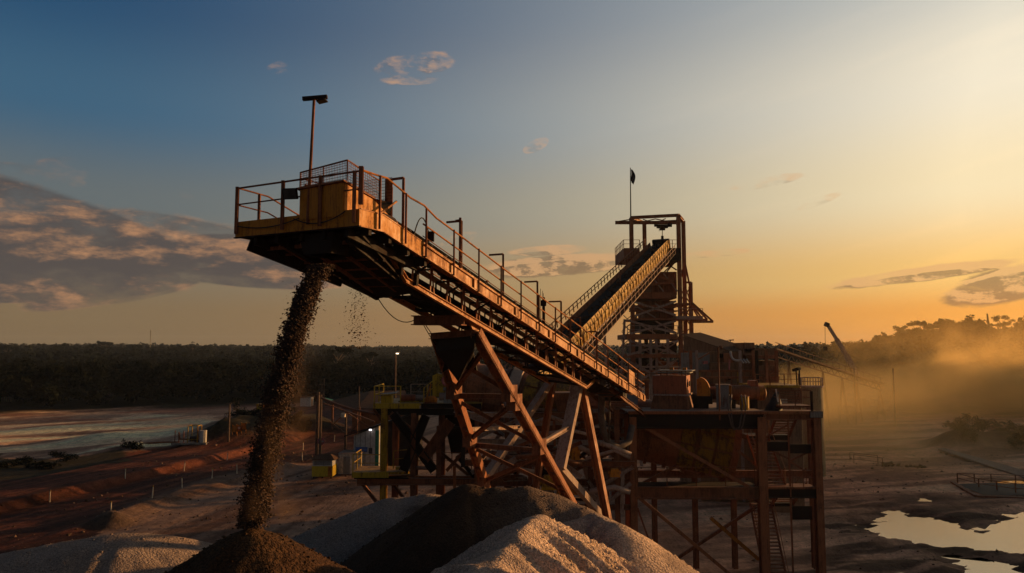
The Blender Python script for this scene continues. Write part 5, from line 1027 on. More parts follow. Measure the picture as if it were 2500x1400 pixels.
c = Mx(1712, 960, 1.0); mb = MB(); ang = [math.radians(a) for a in range(-20, 96, 10)]
for i in range(len(ang) - 1):
    pp = [c + np.array([math.cos(a) * .62, yy, math.sin(a) * 1.0]) for a, yy in ((ang[i], -.3), (ang[i + 1], -.3), (ang[i + 1], .3), (ang[i], .3))]; mb.plate(pp, .04)
mb.plate([c + np.array([math.cos(a) * .6, -.28, math.sin(a) * .98]) for a in ang] + [c + np.array([-.2, -.28, .9]), c + np.array([-.2, -.28, -.2])], .03); obj('hood', mb, M['yellow'], SG); mb = MB(); mb.box((c[0] - .45, c[1] - .35, zd), (c[0] + .5, c[1] + .4, c[2] - .2)); mb.cyl(c + np.array([-.5, 0, -.35]), c + np.array([.75, 0, -.35]), .35, 18); obj('pedestal', mb, M['dark'], SG)
EM = thing('electric_motor', 'long dusty brown electric drive motor lying on the platform deck', 'electric motor', (Mx(1820, 1000)[0], YM + 1.2, zd)); ym = YM + 1.2; zc = Mx(1800, 960, 1.2)[2]
xm0, xm1, xm2 = Mx(1725, 960, 1.2)[0], Mx(1793, 960, 1.2)[0], Mx(1868, 960, 1.2)[0]
obj('coupling', MB().cyl((xm0, ym, zc), (xm1 - .8, ym, zc), .42, 24), M['rust'], EM); obj('frame', MB().cyl((xm1 - .7, ym, zc), (xm2 - .5, ym, zc), .50, 28), M['brown'], EM); obj('end_bell', MB().tube([(xm2 - .5, ym, zc), (xm2 - .1, ym, zc), (xm2, ym, zc)], [.52, .48, .28], 28), M['orange'], EM)
obj('terminal_box', MB().box((xm2 - 1.05, ym - .35, zc + .45), (xm2 - .55, ym + .3, zc + .82)), M['red'], EM)
for x in (xm1 - .3, xm2 - .9): obj('foot', MB().box((x - .2, ym - .55, zd), (x + .2, ym + .55, zc - .4)), M['dark'], EM)
for k in range(9): x = xm1 - .55 + k * .16; obj('cooling_fin', MB().cyl((x, ym, zc), (x + .04, ym, zc), .53, 28), M['brown'], EM)
CB = thing('control_cabinet', 'grey upright control cabinet in front of the drive motor', 'cabinet', (Mx(1768, 1000)[0], YM + .2, zd)); a = Mx(1752, 985); b_ = Mx(1781, 941)
obj('body', MB().box((a[0], YM, zd), (b_[0], YM + .7, b_[2])), M['grey'], CB); obj('door', MB().box((a[0] + .05, YM - .03, zd + .15), (b_[0] - .05, YM - .003, b_[2] - .06)), M['grey'], CB); obj('lid', MB().box((a[0] - .04, YM - .05, b_[2] + .002), (b_[0] + .06, YM + .75, b_[2] + .05)), M['dusty'], CB); obj('side_box', MB().box((b_[0] + .003, YM + .1, b_[2] - .55), (b_[0] + .16, YM + .5, b_[2] - .02)), M['orange'], CB)
OD = thing('grease_drum', 'dull yellow grease drum standing beneath the motor end', 'drum', (Mx(1814, 1000)[0], YM + .1, zd)); x = Mx(1814, 990)[0]
obj('barrel', MB().cyl((x, YM - .3, zd), (x, YM - .3, zd + .80), .28, 22), M['dull_yellow'], OD); obj('lid', MB().cyl((x, YM - .3, zd + .80), (x, YM - .3, zd + .85), .31, 22), M['rust'], OD)
for k, (xx, dx) in enumerate(((1780, 12), (1786, 8), (1810, -8), (1818, -10))):
    single('hose', MB().tube([Mx(xx, 965, -.5), Mx(xx - dx * .3, 990, -1.6), R(xx, 1015, -.45), R(xx + dx * .5, 1040, -.45), R(xx + dx, 1049, -.45), R(xx + dx * 2 if k < 2 else xx + dx * 1.6, 1046, -.42)], .045, 7), M['hose'],
           ('pale looped hose hanging furthest left over the platform edge', 'looped hose hanging second from the left over the platform edge', 'looped hose hanging second from the right below the grease drum', 'pale looped hose hanging furthest right below the grease drum')[k], 'hose', 'hoses looping over the platform edge', True)
JP = thing('jib_post', 'thin brown jib post with a hooked tip rising from the platform deck', 'jib post', (R(1757, 1000)[0], YP - .05, zd)); p = R(1757, 1005, -.05)
obj('pole', MB().tube([(p[0], p[1], zd - .5), (p[0], p[1], R(1757, 850)[2]), R(1758.5, 845, -.05), R(1761, 846, -.05), R(1762, 852, -.05)], .05, 8), M['rust'], JP)
# slumped dark tarpaulin over the rail corner, stands for an unidentified dark shape
TP = MB(); c = R(1889, 1003, 1.0); rows = []
for j in range(8):
    k = j / 7; w_ = .42 * (1 - k) + .13; zz_ = zd + 1.15 * k
    for i in range(10): a = i / 10 * 6.283; rows.append((c[0] + w_ * math.cos(a) * (1 + .2 * math.sin(3 * a + k * 4)) + .28 * k * k, c[1] + w_ * .7 * math.sin(a) * (1 + .2 * math.cos(4 * a)), zz_))
TP.add(rows, [(j * 10 + i, j * 10 + (i + 1) % 10, (j + 1) * 10 + (i + 1) % 10, (j + 1) * 10 + i) for j in range(7) for i in range(10)] + [tuple(range(70, 80))]); single('bundle', TP, M['rubber'], 'dark unidentified tarpaulin slumped against the rail beside the motor', 'bundle', None, True)
floodlight(R(1993, 1013, -.35), (-.12, -1, -.12), .78, .40, 'rectangular pale floodlight on the top right corner of the drive platform', None, 'grey', R(1985, 1018, -.2))
# ================================================================== yellow scrubber platforms on the left
YL = 48.0
def L(px, py, d=0.0): return P(px, py, YL + d)
SP_ = thing('scrubber_platform', 'yellow edged two level steel platform left of the support legs', 'steel platform', L(1000, 1420, 3) * np.array([1, 1, 0]))
zu = L(1000, 986)[2]; zlo = L(900, 1150)[2]
xA, xB, xC = L(911, 990)[0], L(1024, 990)[0], L(1175, 990)[0]
obj('deck_edge', MB().box((xA, YL, zu - .32), (xB, YL + .08, zu + .02)), M['lime'], SP_); obj('deck', MB().box((xA, YL + .09, zu - .14), (xC, YL + 5.5, zu)), M['dull_yellow'], SP_)
obj('deck_beam', MB().ibeam((xA, YL + .3, zu - .55), (xC, YL + .3, zu - .55), .25, .42), M['dark'], SP_); obj('deck_beam', MB().ibeam((xB + .1, YL + .1, zu - .15), (xC, YL + .1, zu - .15), .2, .3), M['dark'], SP_)
handrail(SP_, [(xA + .05, YL + 3.5, zu), (xA + .05, YL + .1, zu), (L(977, 990)[0], YL + .1, zu)], 1.12, M['lime'], 1.5, .03); handrail(SP_, [(L(985, 990)[0], YL + 3.4, zu), (L(1030, 990)[0], YL + 3.4, zu)], 1.1, M['dusty'], .9, .025)
handrail(SP_, [(L(1034, 990)[0], YL + .1, zu), (L(1056, 990)[0], YL + .6, zu + .5)], 1.0, M['lime'], .35, .025)
obj('ladder_rail', MB().beam(L(1041, 972, .1), L(1053, 938, .1), .12, .10), M['orange'], SP_)
for px, d in ((936, .3), (1010, .5), (936, 5), (1075, 1.0)): x = L(px, 1100)[0]; obj('column', MB().ibeam((x, YL + d, 0), (x, YL + d, zu - .34), .42, .42, (0, 1, 0)), M['dull_yellow'] if px == 936 and d < 1 else M['rust'], SP_)
for (a, b_) in (((955, 1008), (1150, 1165)), ((912, 1000), (938, 1035)), ((872, 1165), (930, 1240)), ((945, 1165), (985, 1215))): obj('brace', MB().ibeam(L(*a, .2), L(*b_, .2), .2, .2), M['rust'], SP_)
xD, xE = L(864, 1150)[0], L(945, 1150)[0]; xF = L(1000, 1150)[0]
obj('lower_deck_edge', MB().box((xD, YL - .6, zlo - .34), (xE + .2, YL - .5, zlo)), M['lime'], SP_); obj('lower_deck', MB().box((xD, YL - .49, zlo - .12), (xF, YL + 2, zlo)), M['dull_yellow'], SP_)
obj('lower_beam', MB().ibeam((xD + .2, YL + .1, zlo - .62), (L(1170, 1150)[0], YL + .1, zlo - .62), .3, .6), M['brown'], SP_); obj('lower_beam', MB().box((xD + .1, YL - .4, zlo - .45), (xF, YL + 1.8, zlo - .35)), M['dark'], SP_)
handrail(SP_, [(xD + .05, YL + 1.9, zlo), (xD + .05, YL - .55, zlo), (xE, YL - .55, zlo)], 1.1, M['lime'], 1.4, .026); handrail(SP_, [(L(962, 1150)[0], YL - .3, zlo + .2), (L(1000, 1150)[0], YL - .3, zlo + .3)], 1.1, M['dull_yellow'], .9, .03); handrail(SP_, [(L(1005, 1150)[0], YL + .5, zlo), (L(1150, 1150)[0], YL + .5, zlo)], 1.1, M['rust'], 1.2, .022)
obj('stringer_box', MB().box((L(968, 1100)[0], YL - .28, zlo + .1), (L(998, 1100)[0], YL + .2, zlo + .28)), M['dull_yellow'], SP_)
obj('pipe', MB().cyl(L(1000, 1142, -.2), L(1060, 1144, -.2), .12, 10), M['dusty'], SP_)
YG = thing('drive_guard', 'tall stepped yellow-green drive guard on the left platform', 'machine guard', (L(1076, 980)[0], YL + 1.0, zu))
gp = [(1056, 968), (1056, 918), (1068, 912), (1078, 915), (1084, 900), (1088, 892), (1098, 900), (1110, 915), (1110, 972)]
mb = MB(); f_ = [L(x, y, .9) for x, y in gp]; bk = [p + np.array([0, 1.0, 0]) for p in f_]; m_ = len(gp); mb.add(f_ + bk, [tuple(range(m_)), tuple(reversed(range(m, 2 * m_) if False else range(m_, 2 * m_)))] + [(i, (i + 1) % m_, m_ + (i + 1) % m_, m_ + i) for i in range(m_)]); obj('guard', mb, M['lime'], YG)
c = L(1092, 930, .75); obj('pulley', MB().tube([c + np.array([math.cos(a) * .3, 0, math.sin(a) * .3]) for a in np.linspace(0, 6.283, 22)], .09, 8), M['pink'], YG); obj('hub', MB().cyl(c, c + np.array([0, .3, 0]), .18, 14), M['dark'], YG)
c = L(1088, 950, .6); obj('plate', MB().box(c - np.array([.16, .02, .1]), c + np.array([.16, .02, .1])), M['grey'], YG)
GX = thing('gearbox', 'squat grey gearbox with round flanges below the yellow-green guard', 'gearbox', (L(1105, 985)[0], YL + .8, zu)); a = L(1082, 985, .4); b_ = L(1118, 952, .4)
obj('case', MB().hexa([(a[0], a[1], zu), (b_[0], a[1], zu), (b_[0], a[1] + 1, zu), (a[0], a[1] + 1, zu), (a[0] + .15, a[1] + .1, b_[2]), (b_[0] - .1, a[1] + .1, b_[2]), (b_[0] - .1, a[1] + .9, b_[2]), (a[0] + .15, a[1] + .9, b_[2])]), M['grey'], GX); obj('flange', MB().cyl((a[0] - .3, a[1] + .5, zu + .4), (b_[0] + .4, a[1] + .5, zu + .4), .26, 18), M['dusty'], GX)
YB = thing('cabinet', 'small yellow cabinet with a sloping grey lid on the left platform', 'cabinet', (L(942, 985)[0], YL + .7, zu)); a = L(930, 985, .4); b_ = L(956, 966, .4)
obj('body', MB().box((a[0], a[1], zu), (b_[0], a[1] + .8, b_[2])), M['lime'], YB); obj('lid', MB().plate([(a[0] - .12, a[1] - .2, b_[2] + .0), (b_[0] + .3, a[1] - .2, b_[2] + .16), (b_[0] + .3, a[1] + 1, b_[2] + .2), (a[0] - .12, a[1] + 1, b_[2] + .04)], .05), M['grey'], YB)
MB_ = thing('motor_bearing', 'rounded orange sunlit bearing cover near the ladder rail', 'bearing', (L(1050, 985)[0], YL + .5, zu)); c = L(1052, 978, .4)
obj('cover', MB().tube([c + np.array([-.42, 0, 0]), c + np.array([-.25, 0, .05]), c + np.array([.2, 0, .05]), c + np.array([.42, 0, 0])], [.1, .24, .26, .1], 14), M['orange'], MB_, True); obj('base', MB().box((c[0] - .4, c[1] - .2, zu), (c[0] + .4, c[1] + .3, c[2] - .1)), M['rust'], MB_)
PU = thing('pump', 'low red pump unit behind the rails of the left platform', 'pump', (L(1003, 985)[0], YL + 2, zu)); c = L(1003, 972, 1.8)
obj('casing', MB().cyl(c + np.array([-.7, 0, 0]), c + np.array([.3, 0, 0]), .24, 16), M['red'], PU); obj('motor', MB().cyl(c + np.array([.35, 0, 0]), c + np.array([.9, 0, 0]), .2, 14), M['dusty'], PU); obj('base', MB().box((c[0] - .8, c[1] - .3, zu), (c[0] + 1, c[1] + .3, c[2] - .18)), M['dull_yellow'], PU)
# ================================================================== plant behind the drive platform
def zb(px, Y, py): return P(px, py, Y)[2]
def block(nm, px0, px1, py0, py1, Y, depth, mat, parent, ground=False):
    a = P(px0, py1, Y); b_ = P(px1, py0, Y); return obj(nm, MB().box((a[0], Y, 0 if ground else a[2]), (b_[0], Y + depth, b_[2])), mat, parent)
YB_ = 74.0
PB = thing('processing_building', 'dusty brown processing building with pipes behind the drive platform', 'industrial building', P(1780, 1180, YB_ + 3) * np.array([1, 1, 0]))
block('wall', 1700, 1900, 905, 985, YB_ + 1, 8, M['far_brown'], PB, True); block('wall', 1735, 1838, 886, 905, YB_ + 1.5, 6, M['far_brown'], PB)
for i in range(12): x = 1708 + i * 15.5; obj('cladding_rib', MB().beam(P(x, 985, YB_ + .95), P(x, 908, YB_ + .95), .10, .1), M['brown'] if i % 3 else M['dull_yellow'], PB)
for y in (906, 922, 940): obj('beam', MB().beam(P(1698, y, YB_ + .8), P(1902, y, YB_ + .8), .2, .22), M['brown'], PB)
block('window', 1778, 1784, 921, 928, YB_ + .9, .1, M['dark'], PB); block('wall', 1690, 1732, 862, 905, YB_ + 2, 5, M['grey'], PB); block('wall', 1732, 1768, 858, 886, YB_ + 2.5, 5, M['far_brown'], PB); block('opening', 1758, 1770, 864, 874, YB_ + 1.9, .5, M['dark'], PB); block('wall', 1768, 1790, 862, 890, YB_ + 1.6, 4, M['brown'], PB)
for x, m_ in ((1686, 'brown'), (1700, 'dusty'), (1806, 'dusty'), (1838, 'brown'), (1847, 'dark'), (1870, 'brown'), (1895, 'brown')): p = P(x, 856, YB_ + .4); obj('column', MB().ibeam(zcol(p), p, .26, .26, (0, 1, 0)), M[m_], PB)
block('roof_house', 1818, 1842, 837, 862, YB_ + 2, 4, M['far_brown'], PB); block('roof_house', 1815, 1892, 851, 868, YB_ + 2, 5, M['far_brown'], PB); block('floor_slab', 1838, 1896, 868, 876, YB_ + .6, 6, M['brown'], PB); block('floor_slab', 1850, 1896, 893, 905, YB_ + .6, 6, M['far_brown'], PB); block('tank_box', 1862, 1894, 881, 893, YB_ + 1, 4, M['far_brown'], PB)
for (a, b_) in (((1866, 925), (1892, 908)), ((1700, 880), (1732, 862)), ((1690, 905), (1730, 940)), ((1850, 905), (1894, 928))): obj('brace', MB().beam(P(*a, YB_ + .5), P(*b_, YB_ + .5), .14, .14), M['brown'], PB)
obj('white_pipe', MB().tube([P(x, y, YB_ + .2) for x, y in ((1783, 858), (1785, 870), (1789, 877), (1797, 881), (1808, 881))], .12, 8), M['white'], PB, True)
for i in range(3): obj('white_pipe', MB().tube([P(1808 + i * 7, 877, YB_), P(1815 + i * 7, 887, YB_ - .2)], .09, 8), M['white'], PB, True)
obj('red_pipe', MB().tube([P(1781, 878, YB_), P(1780, 903, YB_)], .09, 8), M['pink'], PB)
block('barrel_box', 1719, 1728, 882, 889, YB_ - .5, .6, M['pink'], PB)
handrail(PB, [P(1845, 941, YB_ - 6), P(1950, 940, YB_ - 6)], 1.0, M['brown'], 1.4, .035)
block('lower_deck', 1845, 1953, 941, 947, YB_ - 6, 5, M['dull_yellow'], PB); block('wall', 1880, 1955, 947, 1010, YB_ - 5, 4, M['far_brown'], PB, True)
for i in range(8): y = 955 + i * 6; obj('slat', MB().beam(P(1885, y, YB_ - 5.1), P(1952, y, YB_ - 5.1), .10, .08), M['brown'], PB)
block('window', 1898, 1922, 972, 990, YB_ - 5.05, .03, M['post'], PB)
TL = thing('twin_floodlight_post', 'pair of thin posts carrying twin dark lamp heads behind the landing', 'light post', P(1948, 942, YB_ - 6)); obj('post', MB().beam(P(1946, 941, YB_ - 6), P(1943, 900, YB_ - 6), .09, .09), M['dark'], TL); obj('post', MB().beam(P(1953, 941, YB_ - 6), P(1951, 897, YB_ - 6), .09, .09), M['dark'], TL)
obj('lamp_head', MB().beam(P(1937, 905, YB_ - 6), P(1945, 902, YB_ - 6.3), .35, .22), M['dark'], TL); obj('lamp_head', MB().beam(P(1945, 902, YB_ - 6), P(1952, 900, YB_ - 6.3), .35, .22), M['dark'], TL)
GL = thing('enclosed_gallery', 'sloping dusty roof gallery running down right from the tower foot', 'gallery', P(1740, 1100, 84) * np.array([1, 1, 0]))
mb = MB(); a, b_ = P(1668, 818, 92), P(1792, 860, 76); dn = np.array([0, 0, 1.0])
mb.hexa([a - dn * 1.9, a - dn * 1.9 + np.array([2.2, 1.2, 0]), b_ - dn * 1.6 + np.array([2.2, 1.2, 0]), b_ - dn * 1.6, a, a + np.array([2.2, 1.2, .2]), b_ + np.array([2.2, 1.2, .2]), b_]); obj('body', mb, M['far_brown'], GL); obj('roof', MB().plate([a + np.array([-.3, -.2, .04]), b_ + np.array([-.3, -.2, .04]), b_ + np.array([2.5, 1.4, .3]), a + np.array([2.5, 1.4, .3])], .08), M['roof'], GL)
for k in (.3, .75): p = a + (b_ - a) * k; obj('leg', MB().beam(zcol(p + np.array([1, .8, 0])), p - dn * 2, .3, .3), M['brown'], GL)
for px, top, lb in ((1772, 833, 'small round-headed lamp post left of the hooked roof lamp'), (1783, 831, 'hooked roof lamp post in the middle of the three on the plant skyline'), (1805, 839, 'short T-topped lamp post right of the hooked roof lamp')):
    t_ = thing('lamp_post', lb, 'lamp post', P(px, 860, 110), 'small lamp posts on the plant skyline'); q = P(px, top, 110); obj('pole', MB().tube([zcol(q), q], .07, 6), M['dark'], t_); obj('lamp_head', MB().beam(q + np.array([-.25, 0, 0]), q + np.array([.5 if px == 1783 else .3, 0, .03]), .3, .16), M['dark'], t_)
YK = 88.0
TK = thing('storage_tank', 'round dusty yellow storage tank behind the landing at the right', 'tank', P(1982, 1000, YK) * np.array([1, 1, 0])); c = P(1982, 946, YK + 2); rt_ = 24 / F * YK * 1.05
obj('shell', MB().cyl((c[0], c[1], 0), (c[0], c[1], c[2]), rt_, 36), M['tank'], TK); obj('rim', MB().cyl((c[0], c[1], c[2] + .003), (c[0], c[1], c[2] + .18), rt_ + .15, 36), M['dusty'], TK)
handrail(TK, [c + np.array([math.cos(a) * rt_, math.sin(a) * rt_, .18]) for a in np.linspace(0, 6.283, 13)], 1.0, M['dusty'], 1.2, .035)
# hazy conveyor and crane beyond
FC = thing('far_conveyor', 'long low conveyor on thin trestles fading into the dust behind the tank', 'conveyor', P(2040, 960, 150) * np.array([1, 1, 0])); a, b_ = P(1890, 852, 140), P(2152, 938, 160); dF = b_ - a
obj('gallery', MB().beam(a, b_, 1.3, .3), M['far_brown'], FC); obj('handrail', MB().beam(a + ZH * 1.2 + np.array([0, -.8, 0]), b_ + ZH * 1.2 + np.array([0, -.8, 0]), .1, .1), M['far_brown'], FC); obj('lower_chord', MB().beam(a - ZH * 1.4, b_ - ZH * 1.4, .2, .2), M['far_brown'], FC)
for i in range(17): p = a + dF * i / 17; q = a + dF * (i + .5) / 17; obj('web', MB().beam(p - ZH * 1.4, q - ZH * .2, .1, .1).beam(q - ZH * .2, a + dF * (i + 1) / 17 - ZH * 1.4, .1, .1).beam(q + np.array([0, -.8, .2]), q + np.array([0, -.8, 1.2]), .08, .08), M['far_brown'], FC)
for k in (.12, .42, .60, .74, .98): p = a + dF * k - ZH * 1.4; obj('trestle_leg', MB().beam(p, zcol(p + np.array([-.9, 0, 0])), .3, .3).beam(p, zcol(p + np.array([.9, 0, 0])), .3, .3), M['far_brown'], FC)
for px, y0, Y, lb in ((2085, 925, 150, 'thin bare pole standing left of the pair in the dust'), (2180, 925, 146, 'tall bare pole standing right of the far conveyor end')): q = P(px, y0 - 25, Y); t_ = thing('utility_pole', lb, 'pole', zcol(q)); obj('pole', MB().tube([zcol(q), q], .14, 7), M['wood'], t_)
YC = 172.0
CR = thing('mobile_crane', 'mobile crane with a long raised telescopic boom beyond the plant', 'crane', zcol(P(2100, 930, YC)))
def bseg(x0, y0, x1, y1, w): return MB().beam(P(x0, y0, YC), P(x1, y1, YC), w, w)
obj('boom', bseg(2096, 925, 2066, 868, 1.1), M['dusty'], CR); obj('boom', bseg(2066, 868, 2042, 828, .85), M['dusty'], CR); obj('boom', bseg(2042, 828, 2020, 793, .62), M['dusty'], CR); obj('boom_head', bseg(2023, 795, 2014, 791, .9), M['dark'], CR)
obj('hoist_rope', MB().tube([P(2014, 793, YC), P(2015, 848, YC)], .05, 5), M['dark'], CR); obj('hook_block', MB().box(P(2015, 853, YC) - .35, P(2015, 850, YC) + .35), M['dark'], CR); obj('luffing_ram', bseg(2086, 930, 2070, 880, .4), M['dark'], CR)
g = zcol(P(2100, 930, YC)); mb = MB().box(g + [-5, -1.2, 1.0], g + [6, 1.2, 2.1]); mb.box(g + [3.6, -1.2, 2.1], g + [6, 1.2, 3.4]); obj('carrier', mb, M['grey'], CR); mb = MB().box(g + [-2.2, -1.1, 2.1], g + [1.2, 1.1, 3.6]); obj('turntable_house', mb, M['grey'], CR); obj('cab', MB().box(g + [-1.2, -1.5, 2.4], g + [.5, -1.12, 3.9]), M['glass'], CR)
for x in (-4, -2.4, 2.6, 4.6):
    for yy in (-1.25, .95): w_ = obj('wheel', MB().cyl(g + [x, yy, .62], g + [x, yy + .3, .62], .62, 16), M['rubber'], CR)
# ================================================================== right hand yard
def gz(p): return float(ground_h(np.array([p[0]]), np.array([p[1]]))[0])
def ground_pt(px, py): p = G(px, py); return np.array([p[0], p[1], gz(p)])
FR = thing('pipe_barrier', 'low rectangular pipe frame standing alone on the muddy yard', 'barrier', ground_pt(2118, 1137)); a, b_ = ground_pt(2085, 1133), ground_pt(2155, 1142)
for p in (a, b_, a + [.4, 2.0, 0], b_ + [.4, 2.0, 0]): obj('post', MB().tube([p - ZH * .2, p + ZH * 1.15], .05, 7), M['rust'], FR)
mb = MB(); mb.tube([a + ZH * 1.15, b_ + ZH * 1.15], .045, 7); mb.tube([a + np.array([.4, 2.0, 1.15]), b_ + np.array([.4, 2.0, 1.15])], .045, 7); obj('top_rail', mb, M['rust'], FR); obj('mid_rail', MB().tube([a + ZH * .6, b_ + ZH * .6], .035, 7), M['rust'], FR)
PR = thing('pit_railing', 'rusty pipe railing around a sunken pit at the right edge', 'railing', ground_pt(2420, 1205))
pts = [ground_pt(2338, 1180), ground_pt(2390, 1192), ground_pt(2480, 1205), ground_pt(2580, 1208)]; handrail(PR, pts, 1.05, M['rust'], 2.2, .045)
pts = [ground_pt(2338, 1180), ground_pt(2420, 1176), ground_pt(2540, 1180)]; handrail(PR, pts, 1.05, M['rust'], 2.6, .04)
obj('kerb_beam', MB().beam(ground_pt(2325, 1180), ground_pt(2385, 1212), .4, .35), M['rust'], PR); obj('kerb_beam', MB().beam(ground_pt(2385, 1212), ground_pt(2560, 1220), .4, .35), M['rust'], PR)
pit = [ground_pt(*q) for q in ((2335, 1186), (2400, 1208), (2560, 1214), (2560, 1190), (2420, 1184))]; structure('pit_shade', MB().add([p + ZH * .10 for p in pit], [tuple(range(5))]), M['rubber'])  # flat black sheet over the ground, painted stand-in for the dark pit
a = [ground_pt(*q) + ZH * .12 for q in ((2290, 1102), (2305, 1101), (2520, 1160), (2500, 1166))]; CS = MB().plate(a, .25); single('concrete_slab', CS, M['concrete'], 'long pale concrete strip running down to the right edge', 'concrete strip')
for (px, py, s, lb) in ((2165, 1139, .9, 'low dark mud lump right of the pipe frame'), (2232, 1141, .8, 'small mud lump beside the concrete strip')):
    p = ground_pt(px, py); k_ = 40; cen = p + RNG.normal(0, 1, (k_, 3)) * np.array([s, s * .5, .12]); V_, F_ = rocks(cen, RNG.uniform(.12, .4, k_)); o = obj('mud_lump', (V_, F_), M['gravel_dark']); setcol(o, np.tile((.07, .05, .04), (len(V_), 1))); tag(o, lb, 'mud lump')
# loose stones and clods trodden out of the yard
n = 5200; xr = np.concatenate([RNG.uniform(16, 70, n // 2), RNG.uniform(-48, 6, n // 2)]); yr = np.concatenate([RNG.uniform(44, 118, n // 2), RNG.uniform(52, 112, n // 2)])
zr = ground_h(xr, yr); ok = (zr > -.16) & (fbm(xr / 5, yr / 3, 3) > .44); xr, yr, zr = xr[ok], yr[ok], zr[ok]; V_, F_ = rocks(np.stack([xr, yr, zr], 1), .05 + .22 * RNG.random(len(xr)) ** 5)
o = obj('rubble', (V_, F_), M['gravel_dark']); setcol(o, np.repeat(np.array([(.16, .11, .085)]) * RNG.uniform(.4, 1.5, (len(xr), 1)), 6, 0)); tag(o, 'scattered stones and clods lying over the dirt yard', 'rubble', None, 'stuff')
for i in range(14):
    q = ground_pt(2340 + i * 14 + random.uniform(-8, 8), 1090 + random.uniform(-14, 12)); shrub(q, random.uniform(1.6, 2.6), random.uniform(1.2, 2.4), 220, 'dark scrubby bush on the dirt bank at the right edge', 'bushes on the right dirt bank')
for i in range(9):
    q = ground_pt(8 + i * 19 + random.uniform(-6, 6), 1132 + random.uniform(-10, 14)); shrub(q, random.uniform(1.0, 1.7), random.uniform(.5, .9), 240, 'low dark bush in the weedy patch at the far left', 'bushes at the left edge')
for i in range(26):
    q = ground_pt(575 + i * 7 + random.uniform(-6, 6), 1066 + random.uniform(-12, 12)); shrub(q, random.uniform(1.2, 2.2), random.uniform(.8, 1.8), 180, 'dark grassy bush covering the embankment behind the falling ore', 'bushes on the embankment')
for (px, py, r, h, lb) in ((316, 1112, 2.2, 1.6, 'dark low bush on the mound beside the pale flats'), (340, 1112, 1.6, 1.2, 'smaller bush right of the mound bush')): shrub(ground_pt(px, py), r * .8, h * .6, 220, lb, None)
for (px, py, h) in ((566, 1056, 3.2), (577, 1054, 2.9), (572, 1058, 2.4)):
    p = ground_pt(px, py + 16); t_ = thing('young_tree', 'thin stemmed tree with a flat tuft beside the tall utility pole', 'tree', p, 'thin tufted trees by the utility pole'); q = p + np.array([.2, 0, h]); obj('trunk', MB().tube([p, (p + q) / 2 + [.1, 0, 0], q], [.07, .05, .03], 6), M['bark'], t_); V_, Q_ = leafquads(np.array([q + [.3, 0, 0], q + [-.4, 0, -.2], q + [0, .3, .2]]), np.array([.8, .7, .6]), 40, .12, flat=.35); obj('crown', (V_, Q_), M['leaf'], t_)
# ================================================================== left hand site
posts = [(270, 1258, 'nearest marker post beside the small dark mound'), (371, 1228, 'marker post second nearest along the gravel berm'), (444, 1205, 'marker post third along the gravel berm'), (517, 1180, 'marker post fourth along the gravel berm'), (578, 1166, 'marker post last on the gravel berm before the falling ore'),
         (121, 1226, 'leftmost marker post on the far side of the red road'), (305, 1179, 'second marker post on the far side of the red road'), (449, 1150, 'marker post below the pump skid across the red road'), (554, 1123, 'marker post at the foot of the tall utility pole'),
         (738, 1126, 'marker post just right of the falling ore'), (740, 1098, 'marker post above the one right of the falling ore'), (816, 1078, 'short marker post right of the stop sign'), (752, 1040, 'small marker post on the upper red bank'), (739, 1032, 'tiny marker post left of the small one on the upper bank'), (843, 1046, 'small marker post behind the brown pole')]
p0 = ground_pt(270, 1258); m0 = thing('marker_post', posts[0][2], 'marker post', p0, 'cream marker posts along the red road')
obj('shaft', MB().tube([p0 - ZH * .3, p0 + np.array([.0, 0, 1.05])], [.065, .05], 8), M['post'], m0); obj('cap', MB().cyl(p0 + ZH * 1.06, p0 + ZH * 1.18, .06, 8), M['dull_yellow'], m0)
for px, py, lb in posts[1:]:
    r_ = dup(m0, ground_pt(px, py), lb); r_.rotation_euler = (random.uniform(-.06, .06), random.uniform(-.06, .1), 0)
def upole(px, base, top, lb, r=.14, arm=True, lamp=None, Y=None):
    p = ground_pt(px, base) if Y is None else zcol(P(px, base, Y)); q = P(px, top, p[1]); t_ = thing('utility_pole' if lamp is None else 'street_lamp', lb, 'utility pole' if lamp is None else 'street lamp', p)
    obj('pole', MB().tube([p - ZH * .3, np.array([p[0], p[1], q[2]])], [r, r * .7], 9), M['wood'], t_)
    if arm: obj('crossarm', MB().beam(q + np.array([-.55, 0, -.1]), q + np.array([.55, 0, -.02]), .12, .12), M['wood'], t_)
    if lamp:
        obj('arm', MB().tube([q + ZH * -.2, q + np.array([.15, -.1, .25]), q + np.array([.3, -.3, .35])], .05, 6), M['wood'], t_); obj('lamp_head', MB().beam(q + np.array([.18, -.1, .34]), q + np.array([.62, -.6, .36]), .26, .10), M['grey'], t_); obj('bulb', MB().box(q + np.array([.22, -.55, .16]), q + np.array([.5, -.15, .28])), M['lamp'], t_)
    return t_
upole(557, 1101, 985, 'tall wooden utility pole with a short crossarm beside the red road', .17)
upole(774, 1110, 958, 'dark thick pole pair behind the stop sign', .34, False); upole(781, 1113, 962, 'slimmer pole leaning against the dark thick pole', .2, True)
upole(790, 1000, 925, 'thin tall pole against the forest above the hut', .10, False, Y=190); upole(785, 1000, 938, 'thin pole with a crossarm left of the thin tall pole', .09, True, Y=185); upole(876, 1004, 944, 'pale thin pole in front of the long brown shed roof', .13, False, Y=124)
upole(964, 1000, 868, 'street lamp with glowing head rising behind the yellow platform', .16, False, True, Y=92)
upole(843, 1108, 1005, 'brown steel post with a small lamp box carrying the pipe bracing', .2, False)
PRK = thing('pipe_bridge', 'sagging lattice pipe bridge between the thick pole and the yellow platform', 'pipe bridge', ground_pt(845, 1108)); Yp = 98.0
mb = MB(); a, b_ = P(785, 972, Yp), P(925, 1012, 88)
